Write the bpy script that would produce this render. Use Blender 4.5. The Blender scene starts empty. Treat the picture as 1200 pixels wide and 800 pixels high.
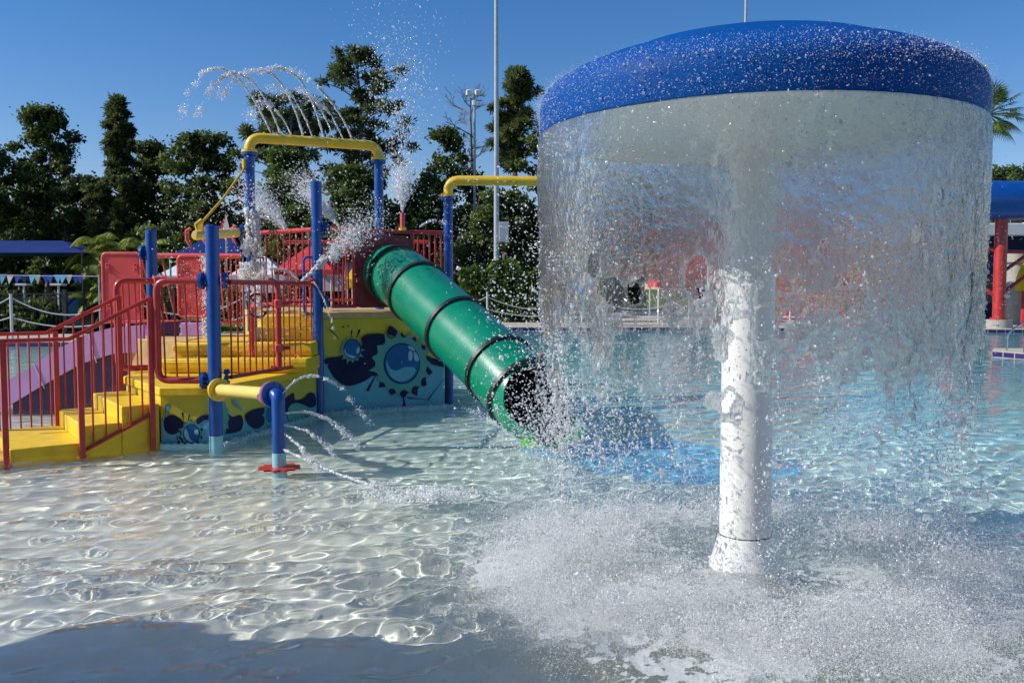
import bpy, math, random
import numpy as np
from mathutils import Vector, Matrix
random.seed(7); RNG = np.random.default_rng(7)
sc = bpy.context.scene
C = sc.collection
PI = math.pi

# ------------------------------------------------------------ camera numbers and surveying helpers
FOC, PITCH, EYE = 1050.0, 0.06, 1.6
CP, SP = math.cos(PITCH), math.sin(PITCH)
def ray(x, y):
    a = (x-600)/FOC; v = (y-400)/FOC
    return (a, CP-v*SP, -SP-v*CP)
def G(x, y, z=0.0):                       # photo point -> place on the level z
    d = ray(x, y); t = (z-EYE)/d[2]
    return Vector((d[0]*t, d[1]*t, z))
def A(x, y, Y):                           # photo point -> place at depth Y
    d = ray(x, y); t = Y/d[1]
    return Vector((d[0]*t, Y, EYE+d[2]*t))
def PL(x, y, P0, n):                      # photo point -> place on a plane
    d = Vector(ray(x, y)); o = Vector((0, 0, EYE))
    t = (Vector(P0)-o).dot(n)/d.dot(n)
    return o+d*t

SUN_AZ = Vector((-0.987, -0.150)).normalized()
SUN_EL = math.radians(36.5)
SUN = Vector((SUN_AZ.x*math.cos(SUN_EL), SUN_AZ.y*math.cos(SUN_EL), math.sin(SUN_EL)))

# ------------------------------------------------------------ numpy noise
def _h(ix, iy, iz, s):
    h = (ix.astype(np.int64)*374761393 + iy.astype(np.int64)*668265263 + iz.astype(np.int64)*1274126177 + s*974634777) & 0xffffffff
    h = ((h ^ (h >> 13))*1103515245) & 0xffffffff
    h = ((h ^ (h >> 16))*2654435769) & 0xffffffff
    return (h ^ (h >> 15)).astype(np.float64)/4294967295.0
def vnoise(x, y, z, s=0):
    x, y, z = np.broadcast_arrays(np.asarray(x, float), np.asarray(y, float), np.asarray(z, float))
    ix, iy, iz = np.floor(x), np.floor(y), np.floor(z)
    fx, fy, fz = x-ix, y-iy, z-iz
    fx = fx*fx*(3-2*fx); fy = fy*fy*(3-2*fy); fz = fz*fz*(3-2*fz)
    r = 0
    for a in (0, 1):
        for b in (0, 1):
            for c in (0, 1):
                w = (fx if a else 1-fx)*(fy if b else 1-fy)*(fz if c else 1-fz)
                r = r + w*_h(ix+a, iy+b, iz+c, s)
    return r
def fbm(x, y, z, o=4, s=0):
    r = 0; a = 1; t = 0
    for i in range(o):
        r = r+a*vnoise(x*2**i, y*2**i, z*2**i, s+i*17); t += a; a *= .5
    return r/t

# ------------------------------------------------------------ materials
def newmat(name):
    m = bpy.data.materials.new(name); m.use_nodes = True
    nt = m.node_tree; nt.nodes.clear()
    return m, nt
def N(nt, t, **k):
    n = nt.nodes.new(t)
    for a, b in k.items():
        if hasattr(n, a): setattr(n, a, b)
    return n
def rgb(c): return (c[0], c[1], c[2], 1)
def paint(name, col, rough=.35, var=.12, scale=6., bump=.02, coat=.3, dirt=None, dirt_amt=.5, metallic=0, spec=.5, bscale=40):
    m, nt = newmat(name); L = nt.links.new
    out = N(nt, 'ShaderNodeOutputMaterial'); b = N(nt, 'ShaderNodeBsdfPrincipled')
    tc = N(nt, 'ShaderNodeTexCoord')
    n1 = N(nt, 'ShaderNodeTexNoise'); n1.inputs['Scale'].default_value = scale; n1.inputs['Detail'].default_value = 6
    L(tc.outputs['Object'], n1.inputs['Vector'])
    cr = N(nt, 'ShaderNodeValToRGB')
    cr.color_ramp.elements[0].position = .3; cr.color_ramp.elements[1].position = .75
    cr.color_ramp.elements[0].color = rgb([max(0, c*(1-var*1.3)) for c in col]); cr.color_ramp.elements[1].color = rgb([min(1, c*(1+var)+var*.03) for c in col])
    L(n1.outputs['Fac'], cr.inputs['Fac']); last = cr.outputs['Color']
    if dirt:
        n3 = N(nt, 'ShaderNodeTexNoise'); n3.inputs['Scale'].default_value = scale*.6; n3.inputs['Detail'].default_value = 8; n3.inputs['Roughness'].default_value = .7
        mp = N(nt, 'ShaderNodeMapping'); mp.inputs['Scale'].default_value = (1, 1, .35); mp.inputs['Location'].default_value = (3, 1, 7)
        L(tc.outputs['Object'], mp.inputs['Vector']); L(mp.outputs[0], n3.inputs['Vector'])
        r2 = N(nt, 'ShaderNodeValToRGB'); r2.color_ramp.elements[0].position = .52; r2.color_ramp.elements[1].position = .75
        r2.color_ramp.elements[1].color = (dirt_amt,)*3+(1,)
        L(n3.outputs['Fac'], r2.inputs['Fac'])
        mx = N(nt, 'ShaderNodeMix', data_type='RGBA'); L(r2.outputs['Color'], mx.inputs['Factor']); L(last, mx.inputs[6]); mx.inputs[7].default_value = rgb(dirt)
        last = mx.outputs[2]
    L(last, b.inputs['Base Color'])
    b.inputs['Roughness'].default_value = rough; b.inputs['Metallic'].default_value = metallic
    b.inputs['Coat Weight'].default_value = coat; b.inputs['Coat Roughness'].default_value = .15
    b.inputs['Specular IOR Level'].default_value = spec
    n2 = N(nt, 'ShaderNodeTexNoise'); n2.inputs['Scale'].default_value = bscale; n2.inputs['Detail'].default_value = 5
    L(tc.outputs['Object'], n2.inputs['Vector'])
    bp = N(nt, 'ShaderNodeBump'); bp.inputs['Strength'].default_value = .6; bp.inputs['Distance'].default_value = bump
    L(n2.outputs['Fac'], bp.inputs['Height']); L(bp.outputs[0], b.inputs['Normal'])
    mr = N(nt, 'ShaderNodeMapRange'); mr.inputs[3].default_value = rough*.75; mr.inputs[4].default_value = min(1, rough*1.35)
    L(n1.outputs['Fac'], mr.inputs[0]); L(mr.outputs[0], b.inputs['Roughness'])
    L(b.outputs[0], out.inputs[0])
    return m
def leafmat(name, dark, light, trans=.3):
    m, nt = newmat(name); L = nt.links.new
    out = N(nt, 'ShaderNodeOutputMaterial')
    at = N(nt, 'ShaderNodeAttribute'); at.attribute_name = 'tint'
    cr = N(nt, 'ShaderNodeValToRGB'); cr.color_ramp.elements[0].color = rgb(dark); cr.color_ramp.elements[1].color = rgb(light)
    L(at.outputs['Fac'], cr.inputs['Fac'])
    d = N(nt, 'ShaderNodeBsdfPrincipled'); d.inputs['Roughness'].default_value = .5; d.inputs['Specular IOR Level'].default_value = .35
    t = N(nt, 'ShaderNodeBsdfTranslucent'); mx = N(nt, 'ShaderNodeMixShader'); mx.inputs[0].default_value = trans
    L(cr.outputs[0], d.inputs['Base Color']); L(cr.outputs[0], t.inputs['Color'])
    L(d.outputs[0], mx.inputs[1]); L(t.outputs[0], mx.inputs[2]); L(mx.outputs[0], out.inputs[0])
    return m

M = {}
M['blue'] = paint('blue_paint', (.003, .072, .33), .32, .12, 5, .002, .15, dirt=(.008, .11, .40), dirt_amt=.3)
M['dome_blue'] = paint('dome_blue', (.002, .072, .30), .5, .08, 3, .002, .0, dirt=(.004, .10, .36), dirt_amt=.3, spec=.06)
M['dome_under'] = paint('dome_underside', (.92, .93, .86), .5, .03, 2.5, .003, .1, dirt=(.74, .75, .68), dirt_amt=.4)
M['white_gel'] = paint('white_column_paint', (.88, .87, .84), .35, .03, 3, .003, .3, dirt=(.62, .58, .47), dirt_amt=.35)
M['red'] = paint('red_paint', (.50, .026, .022), .38, .18, 7, .002, .2, dirt=(.56, .10, .08), dirt_amt=.4)
M['red_panel'] = paint('red_panel', (.74, .085, .075), .45, .10, 4, .002, .2, dirt=(.80, .30, .28), dirt_amt=.6)
M['dark_red'] = paint('dark_red', (.22, .012, .018), .4, .2, 6, .003, .3, dirt=(.3, .05, .05), dirt_amt=.4)
M['yellow'] = paint('yellow_pipe', (.86, .55, .025), .35, .08, 5, .002, .3, dirt=(.66, .40, .06), dirt_amt=.4)
M['pale_yellow'] = paint('pale_yellow_pipe', (.82, .64, .16), .35, .05, 5, .002, .3)
M['step_yellow'] = paint('step_yellow', (.86, .57, .008), .5, .10, 9, .006, .15, dirt=(.72, .43, .012), dirt_amt=.6, bscale=60)
M['panel_yellow'] = paint('panel_yellow', (.66, .52, .02), .4, .1, 4, .002, .2, dirt=(.45, .38, .06), dirt_amt=.4)
M['deck_tan'] = paint('worn_deck_edge', (.62, .42, .16), .6, .15, 9, .005, .1, dirt=(.5, .36, .2), dirt_amt=.6)
M['green'] = paint('green_slide', (.0, .215, .115), .28, .09, 3, .002, .25, dirt=(.006, .28, .165), dirt_amt=.4)
M['lime'] = paint('lime_tab', (.10, .62, .03), .35, .05, 5, .001, .3)
M['black'] = paint('black_rubber', (.012, .013, .013), .4, .2, 8, .003, .2)
M['purple'] = paint('purple_slide', (.60, .34, .68), .4, .08, 3, .003, .2, dirt=(.47, .33, .56), dirt_amt=.5)
M['shaded_purple'] = paint('shaded_purple', (.07, .03, .10), .45, .2, 4, .003, .2)  # the slide's purple with shade put into the colour
M['light_band'] = paint('pale_blue_band', (.26, .58, .66), .4, .1, 8, .002, .2)
M['m_light'] = paint('mural_light_blue', (.14, .42, .50), .55, .08, 3, .001, 0, spec=.2)
M['m_navy'] = paint('mural_navy', (.007, .012, .06), .55, .2, 5, .001, 0, spec=.2)
M['m_teal'] = paint('mural_teal', (.11, .36, .31), .55, .08, 5, .001, 0, spec=.2)
M['m_blue'] = paint('mural_blue', (.015, .13, .33), .55, .12, 5, .001, 0, spec=.2)
M['m_pale'] = paint('mural_pale', (.30, .55, .66), .55, .05, 5, .001, 0, spec=.2)
M['steel'] = paint('galvanised_steel', (.42, .44, .46), .45, .1, 5, .001, .0, metallic=.6)
M['pole_grey'] = paint('grey_pole_paint', (.40, .43, .46), .5, .08, 5, .001, .0)
M['stainless'] = paint('stainless_rail', (.7, .7, .7), .2, .05, 5, .0005, .0, metallic=1)
M['white'] = paint('white_metal', (.75, .75, .73), .5, .06, 5, .001, .1)
M['tent_white'] = paint('white_tent_fabric', (.74, .75, .77), .7, .04, 2, .004, 0, spec=.2)
M['tent_red'] = paint('red_tent_fabric', (.62, .05, .06), .7, .06, 2, .004, 0, spec=.2)
M['umb_yellow'] = paint('yellow_umbrella', (.8, .55, .02), .7, .06, 2, .004, 0, spec=.2)
M['canopy_blue'] = paint('blue_canopy_fabric', (.004, .026, .15), .75, .1, 1.5, .01, 0, spec=.2)
M['rope'] = paint('white_rope', (.62, .62, .60), .8, .15, 30, .002, 0, spec=.2)
M['yellow_rope'] = paint('yellow_rope', (.72, .45, .06), .7, .2, 30, .002, 0, spec=.2)
M['bark'] = paint('bark', (.11, .09, .075), .9, .3, 2.5, .03, 0, spec=.1, bscale=9)
M['grey_bark'] = paint('grey_bark', (.22, .20, .18), .9, .3, 2.5, .03, 0, spec=.1, bscale=9)
M['concrete'] = paint('concrete', (.40, .38, .34), .85, .12, 2, .01, 0, dirt=(.26, .25, .23), dirt_amt=.5, spec=.2)
M['deck'] = paint('pool_deck_concrete', (.50, .44, .36), .85, .1, .8, .006, 0, dirt=(.38, .34, .28), dirt_amt=.5, spec=.2)
M['skin'] = paint('skin', (.45, .26, .18), .5, .08, 8, .001, 0)
M['hair'] = paint('dark_hair', (.02, .014, .01), .6, .2, 30, .002, 0)
M['blue_cloth'] = paint('blue_cloth', (.02, .06, .35), .8, .1, 10, .003, 0)
M['red_cloth'] = paint('red_cloth', (.55, .03, .03), .8, .1, 10, .003, 0)
M['light_blue_cloth'] = paint('light_blue_flag', (.20, .50, .75), .7, .1, 5, .002, 0)
M['pool_blue'] = paint('pool_blue_wall', (.02, .22, .42), .4, .1, 5, .002, 0)
M['leaf_oak'] = leafmat('oak_leaves', (.028, .046, .012), (.20, .27, .06), .4)
M['leaf_pine'] = leafmat('pine_needles', (.030, .046, .015), (.22, .27, .07), .4)
M['leaf_light'] = leafmat('bright_leaves', (.03, .06, .008), (.19, .29, .04))
M['leaf_palm'] = leafmat('palm_leaves', (.10, .14, .015), (.46, .50, .07))
M['leaf_dark'] = leafmat('dark_leaves', (.014, .025, .008), (.11, .16, .04))
M['moss'] = leafmat('dry_twigs', (.05, .045, .04), (.16, .15, .13), .1)

# tiled pool edge band
def tilemat():
    m, nt = newmat('edge_tiles'); L = nt.links.new
    out = N(nt, 'ShaderNodeOutputMaterial'); b = N(nt, 'ShaderNodeBsdfPrincipled')
    tc = N(nt, 'ShaderNodeTexCoord'); mp = N(nt, 'ShaderNodeMapping'); mp.inputs['Rotation'].default_value = (PI/2, 0, 0)
    br = N(nt, 'ShaderNodeTexBrick'); br.offset = 0; br.inputs['Scale'].default_value = 1
    br.inputs['Brick Width'].default_value = .30; br.inputs['Row Height'].default_value = .3; br.inputs['Mortar Size'].default_value = .012
    br.inputs['Color1'].default_value = (.03, .02, .09, 1); br.inputs['Color2'].default_value = (.05, .03, .12, 1); br.inputs['Mortar'].default_value = (.4, .38, .4, 1)
    L(tc.outputs['Object'], mp.inputs[0]); L(mp.outputs[0], br.inputs['Vector']); L(br.outputs['Color'], b.inputs['Base Color'])
    b.inputs['Roughness'].default_value = .25; L(b.outputs[0], out.inputs[0]); return m
M['tiles'] = tilemat()

def floormat():
    m, nt = newmat('pool_plaster'); L = nt.links.new
    out = N(nt, 'ShaderNodeOutputMaterial'); b = N(nt, 'ShaderNodeBsdfPrincipled')
    g = N(nt, 'ShaderNodeNewGeometry'); sep = N(nt, 'ShaderNodeSeparateXYZ'); L(g.outputs['Position'], sep.inputs[0])
    nz = N(nt, 'ShaderNodeTexNoise'); nz.inputs['Scale'].default_value = .6; nz.inputs['Detail'].default_value = 5; L(g.outputs['Position'], nz.inputs['Vector'])
    # plaster shade follows y + .35 x
    a = N(nt, 'ShaderNodeMath', operation='MULTIPLY_ADD'); L(sep.outputs['X'], a.inputs[0]); a.inputs[1].default_value = .75; L(sep.outputs['Y'], a.inputs[2])
    a2 = N(nt, 'ShaderNodeMath', operation='MULTIPLY_ADD'); L(nz.outputs['Fac'], a2.inputs[0]); a2.inputs[1].default_value = 1.6; L(a.outputs[0], a2.inputs[2])
    mr = N(nt, 'ShaderNodeMapRange'); mr.inputs[1].default_value = 3.; mr.inputs[2].default_value = 27.; L(a2.outputs[0], mr.inputs[0])
    cr = N(nt, 'ShaderNodeValToRGB'); e = cr.color_ramp.elements
    e[0].position = 0; e[0].color = (.74, .71, .62, 1); e[1].position = 1; e[1].color = (.15, .49, .55, 1)
    for p, c in ((.12, (.76, .73, .62)), (.22, (.70, .75, .67)), (.34, (.66, .80, .74)), (.5, (.48, .72, .71)), (.75, (.32, .62, .64))):
        k = e.new(p); k.color = rgb(c)
    L(mr.outputs[0], cr.inputs[0])
    # stains
    n2 = N(nt, 'ShaderNodeTexNoise'); n2.inputs['Scale'].default_value = 2.2; n2.inputs['Detail'].default_value = 9; n2.inputs['Roughness'].default_value = .7; L(g.outputs['Position'], n2.inputs['Vector'])
    r2 = N(nt, 'ShaderNodeMapRange'); r2.inputs[1].default_value = .35; r2.inputs[2].default_value = .75; r2.inputs[3].default_value = 1.06; r2.inputs[4].default_value = .80; L(n2.outputs['Fac'], r2.inputs[0])
    hs = N(nt, 'ShaderNodeHueSaturation'); L(cr.outputs[0], hs.inputs['Color']); L(r2.outputs[0], hs.inputs['Value'])
    n4 = N(nt, 'ShaderNodeTexNoise'); n4.inputs['Scale'].default_value = 5.; n4.inputs['Detail'].default_value = 10; n4.inputs['Roughness'].default_value = .75
    mp = N(nt, 'ShaderNodeMapping'); mp.inputs['Location'].default_value = (4.3, 2, 0); L(g.outputs['Position'], mp.inputs[0]); L(mp.outputs[0], n4.inputs['Vector'])
    r4 = N(nt, 'ShaderNodeValToRGB'); r4.color_ramp.elements[0].position = .67; r4.color_ramp.elements[1].position = .72; r4.color_ramp.elements[1].color = (.35, .35, .35, 1); L(n4.outputs['Fac'], r4.inputs[0])
    mx = N(nt, 'ShaderNodeMix', data_type='RGBA'); L(r4.outputs[0], mx.inputs['Factor']); L(hs.outputs[0], mx.inputs[6]); mx.inputs[7].default_value = (.42, .27, .16, 1)
    L(mx.outputs[2], b.inputs['Base Color']); b.inputs['Roughness'].default_value = .8; b.inputs['Specular IOR Level'].default_value = .1
    L(b.outputs[0], out.inputs[0]); return m
M['floor'] = floormat()

def blueswoosh():
    m, nt = newmat('blue_floor_coating'); L = nt.links.new
    out = N(nt, 'ShaderNodeOutputMaterial'); b = N(nt, 'ShaderNodeBsdfPrincipled')
    g = N(nt, 'ShaderNodeNewGeometry'); nz = N(nt, 'ShaderNodeTexNoise'); nz.inputs['Scale'].default_value = 4; nz.inputs['Detail'].default_value = 6; L(g.outputs['Position'], nz.inputs['Vector'])
    cr = N(nt, 'ShaderNodeValToRGB'); cr.color_ramp.elements[0].color = (.22, .58, .80, 1); cr.color_ramp.elements[1].color = (.30, .66, .86, 1)
    L(nz.outputs['Fac'], cr.inputs[0]); L(cr.outputs[0], b.inputs['Base Color']); b.inputs['Roughness'].default_value = .7
    L(b.outputs[0], out.inputs[0]); return m
M['swoosh'] = blueswoosh()

def watermat():
    m, nt = newmat('pool_water'); L = nt.links.new
    out = N(nt, 'ShaderNodeOutputMaterial')
    gl = N(nt, 'ShaderNodeBsdfGlass'); gl.inputs['IOR'].default_value = 1.33; gl.inputs['Roughness'].default_value = 0.0
    gl.inputs['Color'].default_value = (.97, .995, .99, 1)
    g = N(nt, 'ShaderNodeNewGeometry'); mp = N(nt, 'ShaderNodeMapping'); mp.inputs['Scale'].default_value = (1, .8, 1); L(g.outputs['Position'], mp.inputs[0])
    n1 = N(nt, 'ShaderNodeTexNoise'); n1.inputs['Scale'].default_value = 9; n1.inputs['Detail'].default_value = 3; L(mp.outputs[0], n1.inputs['Vector'])
    n2 = N(nt, 'ShaderNodeTexNoise'); n2.inputs['Scale'].default_value = 2.6; n2.inputs['Detail'].default_value = 3; L(mp.outputs[0], n2.inputs['Vector'])
    # the fine bump only matters far out where the mesh grid is coarse
    sep = N(nt, 'ShaderNodeSeparateXYZ'); L(g.outputs['Position'], sep.inputs[0])
    mr = N(nt, 'ShaderNodeMapRange'); mr.inputs[1].default_value = 9; mr.inputs[2].default_value = 16; mr.inputs[3].default_value = 0.04; mr.inputs[4].default_value = .75; L(sep.outputs['Y'], mr.inputs[0])
    b1 = N(nt, 'ShaderNodeBump'); b1.inputs['Distance'].default_value = .010; L(mr.outputs[0], b1.inputs['Strength']); L(n1.outputs['Fac'], b1.inputs['Height'])
    b2 = N(nt, 'ShaderNodeBump'); b2.inputs['Distance'].default_value = .045; L(mr.outputs[0], b2.inputs['Strength']); L(n2.outputs['Fac'], b2.inputs['Height']); L(b1.outputs[0], b2.inputs['Normal'])
    L(b2.outputs[0], gl.inputs['Normal']); L(gl.outputs[0], out.inputs[0]); return m
M['water'] = watermat()

def dropmat(name, tr=.25, glossy=.25, col=(.9, .93, .95), rough=.12, emit=0, bump=0, bs=60):
    m, nt = newmat(name); L = nt.links.new
    out = N(nt, 'ShaderNodeOutputMaterial')
    d = N(nt, 'ShaderNodeBsdfDiffuse'); d.inputs[0].default_value = rgb(col)
    t = N(nt, 'ShaderNodeBsdfTranslucent'); t.inputs[0].default_value = rgb(col)
    a = N(nt, 'ShaderNodeMixShader'); a.inputs[0].default_value = .5; L(d.outputs[0], a.inputs[1]); L(t.outputs[0], a.inputs[2])
    g = N(nt, 'ShaderNodeBsdfGlossy'); g.inputs['Roughness'].default_value = rough
    b = N(nt, 'ShaderNodeMixShader'); b.inputs[0].default_value = glossy; L(a.outputs[0], b.inputs[1]); L(g.outputs[0], b.inputs[2])
    x = N(nt, 'ShaderNodeBsdfTransparent'); c = N(nt, 'ShaderNodeMixShader'); c.inputs[0].default_value = tr
    if bump:
        ge = N(nt, 'ShaderNodeNewGeometry'); nz = N(nt, 'ShaderNodeTexNoise'); nz.inputs['Scale'].default_value = bs; L(ge.outputs['Position'], nz.inputs['Vector'])
        bp = N(nt, 'ShaderNodeBump'); bp.inputs['Distance'].default_value = bump; L(nz.outputs['Fac'], bp.inputs['Height'])
        for q in (d, t, g): L(bp.outputs[0], q.inputs['Normal'])
    L(b.outputs[0], c.inputs[1]); L(x.outputs[0], c.inputs[2]); L(c.outputs[0], out.inputs[0]); return m
M['drop'] = dropmat('water_droplets', .22, .16, (.97, .98, 1))
M['bead'] = dropmat('dome_beads', .5, .25, (.9, .93, 1))
M['foam'] = dropmat('splash_foam', .12, .05, (.98, .99, .99), .3)
M['jet_fine'] = None
M['jet'] = dropmat('white_water_jet', .15, .12, (.97, .98, 1), .15)

def curtainmat():
    m, nt = newmat('falling_water_sheet'); L = nt.links.new
    out = N(nt, 'ShaderNodeOutputMaterial'); ge = N(nt, 'ShaderNodeNewGeometry')
    at = N(nt, 'ShaderNodeAttribute'); at.attribute_name = 'white'
    mp = N(nt, 'ShaderNodeMapping'); mp.inputs['Scale'].default_value = (1, 1, .55); L(ge.outputs['Position'], mp.inputs[0])
    nz = N(nt, 'ShaderNodeTexNoise'); nz.inputs['Scale'].default_value = 36; nz.inputs['Detail'].default_value = 2; nz.inputs['Roughness'].default_value = .6; nz.inputs['Distortion'].default_value = .6
    L(mp.outputs[0], nz.inputs['Vector'])
    bp = N(nt, 'ShaderNodeBump'); bp.inputs['Strength'].default_value = .8; bp.inputs['Distance'].default_value = .007; L(nz.outputs['Fac'], bp.inputs['Height'])
    rf = N(nt, 'ShaderNodeBsdfRefraction'); rf.inputs['IOR'].default_value = 1.33; rf.inputs['Roughness'].default_value = .03; rf.inputs['Color'].default_value = (.95, .97, .97, 1)
    gl = N(nt, 'ShaderNodeBsdfGlossy'); gl.inputs['Roughness'].default_value = .06
    df = N(nt, 'ShaderNodeBsdfDiffuse'); df.inputs[0].default_value = (.85, .87, .86, 1)
    tl = N(nt, 'ShaderNodeBsdfTranslucent'); tl.inputs[0].default_value = (.85, .87, .88, 1)
    tr = N(nt, 'ShaderNodeBsdfTransparent')
    for q in (rf, gl, df, tl): L(bp.outputs[0], q.inputs['Normal'])
    def mix(f, a, b):
        x = N(nt, 'ShaderNodeMixShader')
        if isinstance(f, float): x.inputs[0].default_value = f
        else: L(f, x.inputs[0])
        L(a.outputs[0], x.inputs[1]); L(b.outputs[0], x.inputs[2]); return x
    at2 = N(nt, 'ShaderNodeAttribute'); at2.attribute_name = 'clear'
    clear = mix(at2.outputs['Fac'], rf, tr)
    fr = N(nt, 'ShaderNodeFresnel'); fr.inputs['IOR'].default_value = 1.33; L(bp.outputs[0], fr.inputs['Normal'])
    fm = N(nt, 'ShaderNodeMath', operation='MULTIPLY'); L(fr.outputs[0], fm.inputs[0]); fm.inputs[1].default_value = .8
    clear = mix(fm.outputs[0], clear, gl)
    milk = mix(.55, df, tl)
    L(mix(at.outputs['Fac'], clear, milk).outputs[0], out.inputs[0]); return m
M['curtain'] = curtainmat()

def grassmat():
    m, nt = newmat('lawn_grass'); L = nt.links.new
    out = N(nt, 'ShaderNodeOutputMaterial'); b = N(nt, 'ShaderNodeBsdfPrincipled'); ge = N(nt, 'ShaderNodeNewGeometry')
    nz = N(nt, 'ShaderNodeTexNoise'); nz.inputs['Scale'].default_value = 1.5; nz.inputs['Detail'].default_value = 10; L(ge.outputs['Position'], nz.inputs['Vector'])
    cr = N(nt, 'ShaderNodeValToRGB'); cr.color_ramp.elements[0].position = .3; cr.color_ramp.elements[1].position = .7
    cr.color_ramp.elements[0].color = (.05, .08, .012, 1); cr.color_ramp.elements[1].color = (.14, .17, .03, 1)
    L(nz.outputs['Fac'], cr.inputs[0]); L(cr.outputs[0], b.inputs['Base Color']); b.inputs['Roughness'].default_value = .9; b.inputs['Specular IOR Level'].default_value = .1
    bp = N(nt, 'ShaderNodeBump'); bp.inputs['Distance'].default_value = .05; L(nz.outputs['Fac'], bp.inputs['Height']); L(bp.outputs[0], b.inputs['Normal'])
    L(b.outputs[0], out.inputs[0]); return m
M['grass'] = grassmat()

# ------------------------------------------------------------ mesh helpers
class MB:
    def __init__(s): s.v = []; s.f = []; s.n = 0
    def add(s, V, F):
        V = np.asarray(V, float).reshape(-1, 3); s.v.append(V)
        s.f += [tuple(i+s.n for i in f) for f in F]; s.n += len(V); return s
    def box(s, c, size, rz=0, bev=0):
        hx, hy, hz = size[0]/2, size[1]/2, size[2]/2
        V = []; F = []
        if bev:
            b = min(bev, hx*.9, hy*.9, hz*.9); sx = [(hx-b, hy, 0), (hx, hy-b, 0)]
            ring = lambda ax, ay: [(ax-b, ay), (-ax+b, ay), (-ax, ay-b), (-ax, -ay+b), (-ax+b, -ay), (ax-b, -ay), (ax, -ay+b), (ax, ay-b)]
            lv = [(-hz, b), (-hz+b, 0), (hz-b, 0), (hz, b)]
            for z, ins in lv:
                for x, y in ring(hx-ins, hy-ins): V.append((x, y, z))
            for l in range(3):
                for i in range(8):
                    j = (i+1) % 8; F.append((l*8+i, l*8+j, l*8+8+j, l*8+8+i))
            F.append(tuple(range(7, -1, -1))); F.append(tuple(24+i for i in range(8)))
        else:
            V = [(x, y, z) for z in (-hz, hz) for x, y in ((-hx, -hy), (hx, -hy), (hx, hy), (-hx, hy))]
            F = [(3, 2, 1, 0), (4, 5, 6, 7), (0, 1, 5, 4), (1, 2, 6, 5), (2, 3, 7, 6), (3, 0, 4, 7)]
        cz, sz = math.cos(rz), math.sin(rz)
        V = [(c[0]+x*cz-y*sz, c[1]+x*sz+y*cz, c[2]+z) for x, y, z in V]
        return s.add(V, F)
    def tube(s, pts, r, seg=14, caps=True, squash=None):
        pts = [Vector(p) for p in pts]; n = len(pts)
        rs = r if isinstance(r, (list, tuple, np.ndarray)) else [r]*n
        T = [(pts[min(i+1, n-1)]-pts[max(i-1, 0)]).normalized() for i in range(n)]
        up = Vector((0, 0, 1)) if abs(T[0].z) < .95 else Vector((1, 0, 0))
        nr = (up-T[0]*up.dot(T[0])).normalized(); V = []; F = []
        for i in range(n):
            nr = (nr-T[i]*nr.dot(T[i]))
            nr = nr.normalized() if nr.length > 1e-6 else T[i].orthogonal().normalized()
            b = T[i].cross(nr)
            for k in range(seg):
                a = 2*PI*k/seg; V.append(pts[i]+(nr*math.cos(a)+b*math.sin(a))*rs[i])
        for i in range(n-1):
            for k in range(seg):
                j = (k+1) % seg; F.append((i*seg+k, i*seg+j, (i+1)*seg+j, (i+1)*seg+k))
        if caps: F.append(tuple(range(seg-1, -1, -1))); F.append(tuple((n-1)*seg+k for k in range(seg)))
        return s.add([tuple(v) for v in V], F)
    def cyl(s, a, b, r, r2=None, seg=14):
        return s.tube([a, b], [r, r if r2 is None else r2], seg)
    def lathe(s, prof, c, seg=64):
        V = []; F = []; n = len(prof)
        for r, z in prof:
            for k in range(seg):
                a = 2*PI*k/seg; V.append((c[0]+r*math.cos(a), c[1]+r*math.sin(a), c[2]+z))
        for i in range(n-1):
            for k in range(seg):
                j = (k+1) % seg; F.append((i*seg+k, i*seg+j, (i+1)*seg+j, (i+1)*seg+k))
        return s.add(V, F)
    def prism(s, poly, z0, z1):
        n = len(poly); V = [(p[0], p[1], z0) for p in poly]+[(p[0], p[1], z1) for p in poly]
        ar = sum(poly[i][0]*poly[(i+1) % n][1]-poly[(i+1) % n][0]*poly[i][1] for i in range(n))
        F = [tuple(range(n-1, -1, -1)), tuple(range(n, 2*n))]+[(i, (i+1) % n, n+(i+1) % n, n+i) for i in range(n)]
        if ar < 0: F = [f[::-1] for f in F]
        return s.add(V, F)
    def poly(s, pts): return s.add([tuple(p) for p in pts], [tuple(range(len(pts)))])
    def build(s, name, m, parent=None, smooth=True, ang=35, bevel=0):
        me = bpy.data.meshes.new(name); V = np.concatenate(s.v) if s.v else np.zeros((0, 3))
        off = Vector((0, 0, 0)) if parent is None else parent.matrix_world.translation if False else Vector(parent.get('_o', (0, 0, 0)))
        me.from_pydata((V-np.array(off)).tolist(), [], s.f); me.update()
        o = bpy.data.objects.new(name, me); C.objects.link(o); me.materials.append(m)
        if smooth and len(me.polygons):
            me.shade_smooth()
            try: me.set_sharp_from_angle(angle=math.radians(ang))
            except Exception: pass
        if parent is not None: o.parent = parent; o['_o'] = tuple(off)
        if bevel:
            b = o.modifiers.new('bevel', 'BEVEL'); b.width = bevel; b.segments = 2; b.limit_method = 'ANGLE'
        return o
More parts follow.
